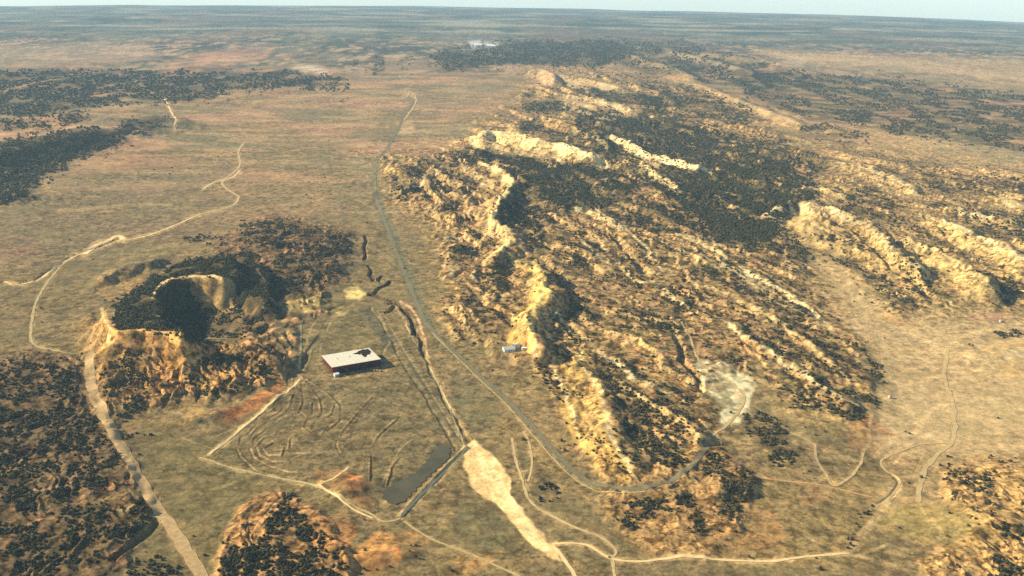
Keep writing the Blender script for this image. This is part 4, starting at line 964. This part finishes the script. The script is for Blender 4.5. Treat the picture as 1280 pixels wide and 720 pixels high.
for k in range(1400):               # scattered single trees in the open
    zone = [(690,460,780,600,'badland'),(550,330,640,430,'badland'),(840,380,1000,540,'badland'),(1020,280,1280,390,'east'),(1180,570,1300,720,'corner'),(0,440,160,720,'left'),(700,280,900,480,'badland')][k % 7]
    px = rng.uniform(zone[0], zone[2]); py = rng.uniform(zone[1], zone[3]); x, y = hit([px], [py])
    if vnoise(x/40, y/40, 310)[0] > .1: cand.append((x[0], y[0], zone[4]))
px = rng.uniform(480, 1290, 60000); py = rng.uniform(90, 600, 60000); x, y = hit(px, py); mk = bil(RC, x, y)
A_ = x*ca+y*sa; B_ = -x*sa+y*ca
ok = (mk > .5) & (vnoise(A_/130, B_/20, 305)+.7*vnoise(x/18, y/18, 306)+.6*vnoise(x/90, y/90, 307) > np.where(bil(BACK, x, y) > .4, .20, .52))
for p, q in zip(x[ok], y[ok]): cand.append((p, q, 'badland' if p < 700*q/1244*.5+260 else 'east'))
for k in range(420):
    px = rng.uniform(10, 1270); py = rng.uniform(190, 715); x, y = hit([px], [py])
    if bil(CLR, x, y)[0] > .3 or vnoise(x/90, y/90, 330)[0] < .05: continue
    cand.append((x[0], y[0], 'open'))
cx_ = np.array([c[0] for c in cand]); cy_ = np.array([c[1] for c in cand]); gr = np.array([c[2] for c in cand]); dn = np.array([len(c) > 3 and bool(c[3]) for c in cand])
cz_ = zat(cx_, cy_); D = np.sqrt(cx_**2+cy_**2+(CAMH-cz_)**2)
# bare cliffs and sun-facing steep ground carry few trees
LIT = np.clip(gx_, -1, 1); kp = rng.random(len(cx_)); lt = bil(LIT, cx_, cy_); pl = bil(PALE, cx_, cy_)
fcm = bil(FACE, cx_, cy_); ok = (kp > np.clip(np.maximum(pl*1.5, fcm*1.3), 0, .93)) & (kp > np.where((gr == 'badland') | (gr == 'east') | (gr == 'left') | (gr == 'mound'), np.clip((lt-.02)*4.5, 0, .85), 0)*np.where(dn, .35, 1))
cx_, cy_, cz_, D, gr = cx_[ok], cy_[ok], cz_[ok], D[ok], gr[ok]
# keep trees off the tracks near the viewer
def offline(s, wm_):
    global keepm
    a, b_ = PX(s); x, y = hit(a, b_); d, _, _ = segdist(x, y, cx_, cy_); keepm &= d > wm_
keepm = np.ones(len(cx_), bool)
offline("112,440 112,468 120,500 140,538 162,575 182,612 205,646 228,682 248,714 270,760", 8.5)
offline("640,506 672,541 700,572 732,600 766,609 806,609 850,592 876,568 890,545", 6)
cx_, cy_, cz_, D, gr = cx_[keepm], cy_[keepm], cz_[keepm], D[keepm], gr[keepm]
rad = rng.uniform(.65, 1.5, len(cx_))*np.where(rng.random(len(cx_)) < .15, 1.25, 1)
rad = np.maximum(rad, D*rng.uniform(.65, 1.3, len(D))/F)         # far off, one crown stands for a small stand
pu, pv, _ = proj(cx_, cy_, cz_+1)
inn = (pu > 3) & (pu < 1277) & (pv > 3) & (pv < 717)
score = np.where(inn, rad/D, 0); order = np.argsort(-score)
NIND = 300; ind = order[:NIND]; rest = order[NIND:]
for q, k in enumerate(ind):
    cm, tm = PROTO[q % 6]
    e = empty('juniper_tree', (cx_[k], cy_[k], cz_[k]), rng.uniform(0, 6.28)); s = rad[k]; e.scale = (s, s*rng.uniform(.85, 1.15), s*rng.uniform(.8, 1.15))
    g = gr[k] if gr[k] in LBL else 'badland'
    tag(e, LBL[g], 'tree', LBL[g].replace('dark juniper', 'junipers'))
    for nm, me in (('crown', cm), ('trunk', tm)):
        o = bpy.data.objects.new(nm, me); sc.collection.objects.link(o); o.parent = e
vs = []; fs = []; k0 = 0
VAR = []
for k in range(14):
    r = np.random.default_rng(500+k); v = I1[0]*(1+r.normal(0, .17, (len(I1[0]), 1)))*np.array([1, 1, .78]); v[:, 2] += .62; VAR.append(v)
VARL = []
for k in range(10):
    r = np.random.default_rng(600+k); v = I0[0]*(1+r.normal(0, .2, (12, 1)))*np.array([1, 1, .7]); v[:, 2] += .5; VARL.append(v)
nearm = D[rest] < 2000
for grp_, base_, fcs in ((rest[nearm], VAR, I1[1]), (rest[~nearm], VARL, I0[1])):
    if len(grp_) == 0: continue
    N_ = len(grp_); th = rng.uniform(0, 6.28, N_); B_ = np.stack(base_)[rng.integers(0, len(base_), N_)]
    s = rad[grp_]; c, sn = np.cos(th), np.sin(th)
    x = (B_[..., 0]*c[:, None]-B_[..., 1]*sn[:, None])*s[:, None]+cx_[grp_][:, None]
    y = (B_[..., 0]*sn[:, None]+B_[..., 1]*c[:, None])*s[:, None]+cy_[grp_][:, None]
    z = B_[..., 2]*np.minimum(s, 5.5)[:, None]*rng.uniform(.8, 1.25, N_)[:, None]+cz_[grp_][:, None]
    vv = np.stack([x, y, z], -1); nv = vv.shape[1]
    vs.append(vv.reshape(-1, 3)); fs.append((fcs[None]+(np.arange(N_)*nv)[:, None, None]).reshape(-1, 3)+k0); k0 += N_*nv
wo = mesh_obj('juniper_woodland', np.concatenate(vs), np.concatenate(fs), m_leaf)
tag(wo, 'dark juniper woodland spread over the badland slopes and far hills', 'woodland', None, 'stuff')
print('trees', len(cx_), 'verts', NI*NJ)
# ---------------------------------------------------------------- haze
hm = bpy.data.materials.new('haze_air'); hm.use_nodes = True; t = hm.node_tree; t.nodes.clear()
out = t.nodes.new('ShaderNodeOutputMaterial'); pv_ = t.nodes.new('ShaderNodeVolumePrincipled')
pv_.inputs['Color'].default_value = (.54, .84, 1.0, 1); pv_.inputs['Density'].default_value = 4.3e-5; pv_.inputs['Anisotropy'].default_value = 0
t.links.new(pv_.outputs[0], out.inputs['Volume'])
zb_ = float(ZZ.min())-1; zt_ = CAMH+40; XW = 16500
v = [(x, y, z) for z in (zb_, zt_) for x, y in ((-XW, -500), (XW, -500), (XW, 19900), (-XW, 19900))]
hz = mesh_obj('haze', v, [(3, 2, 1, 0), (4, 5, 6, 7), (0, 1, 5, 4), (1, 2, 6, 5), (2, 3, 7, 6), (3, 0, 4, 7)], hm)
tag(hz, 'thin blue haze over the far plain', 'haze', None, 'stuff')
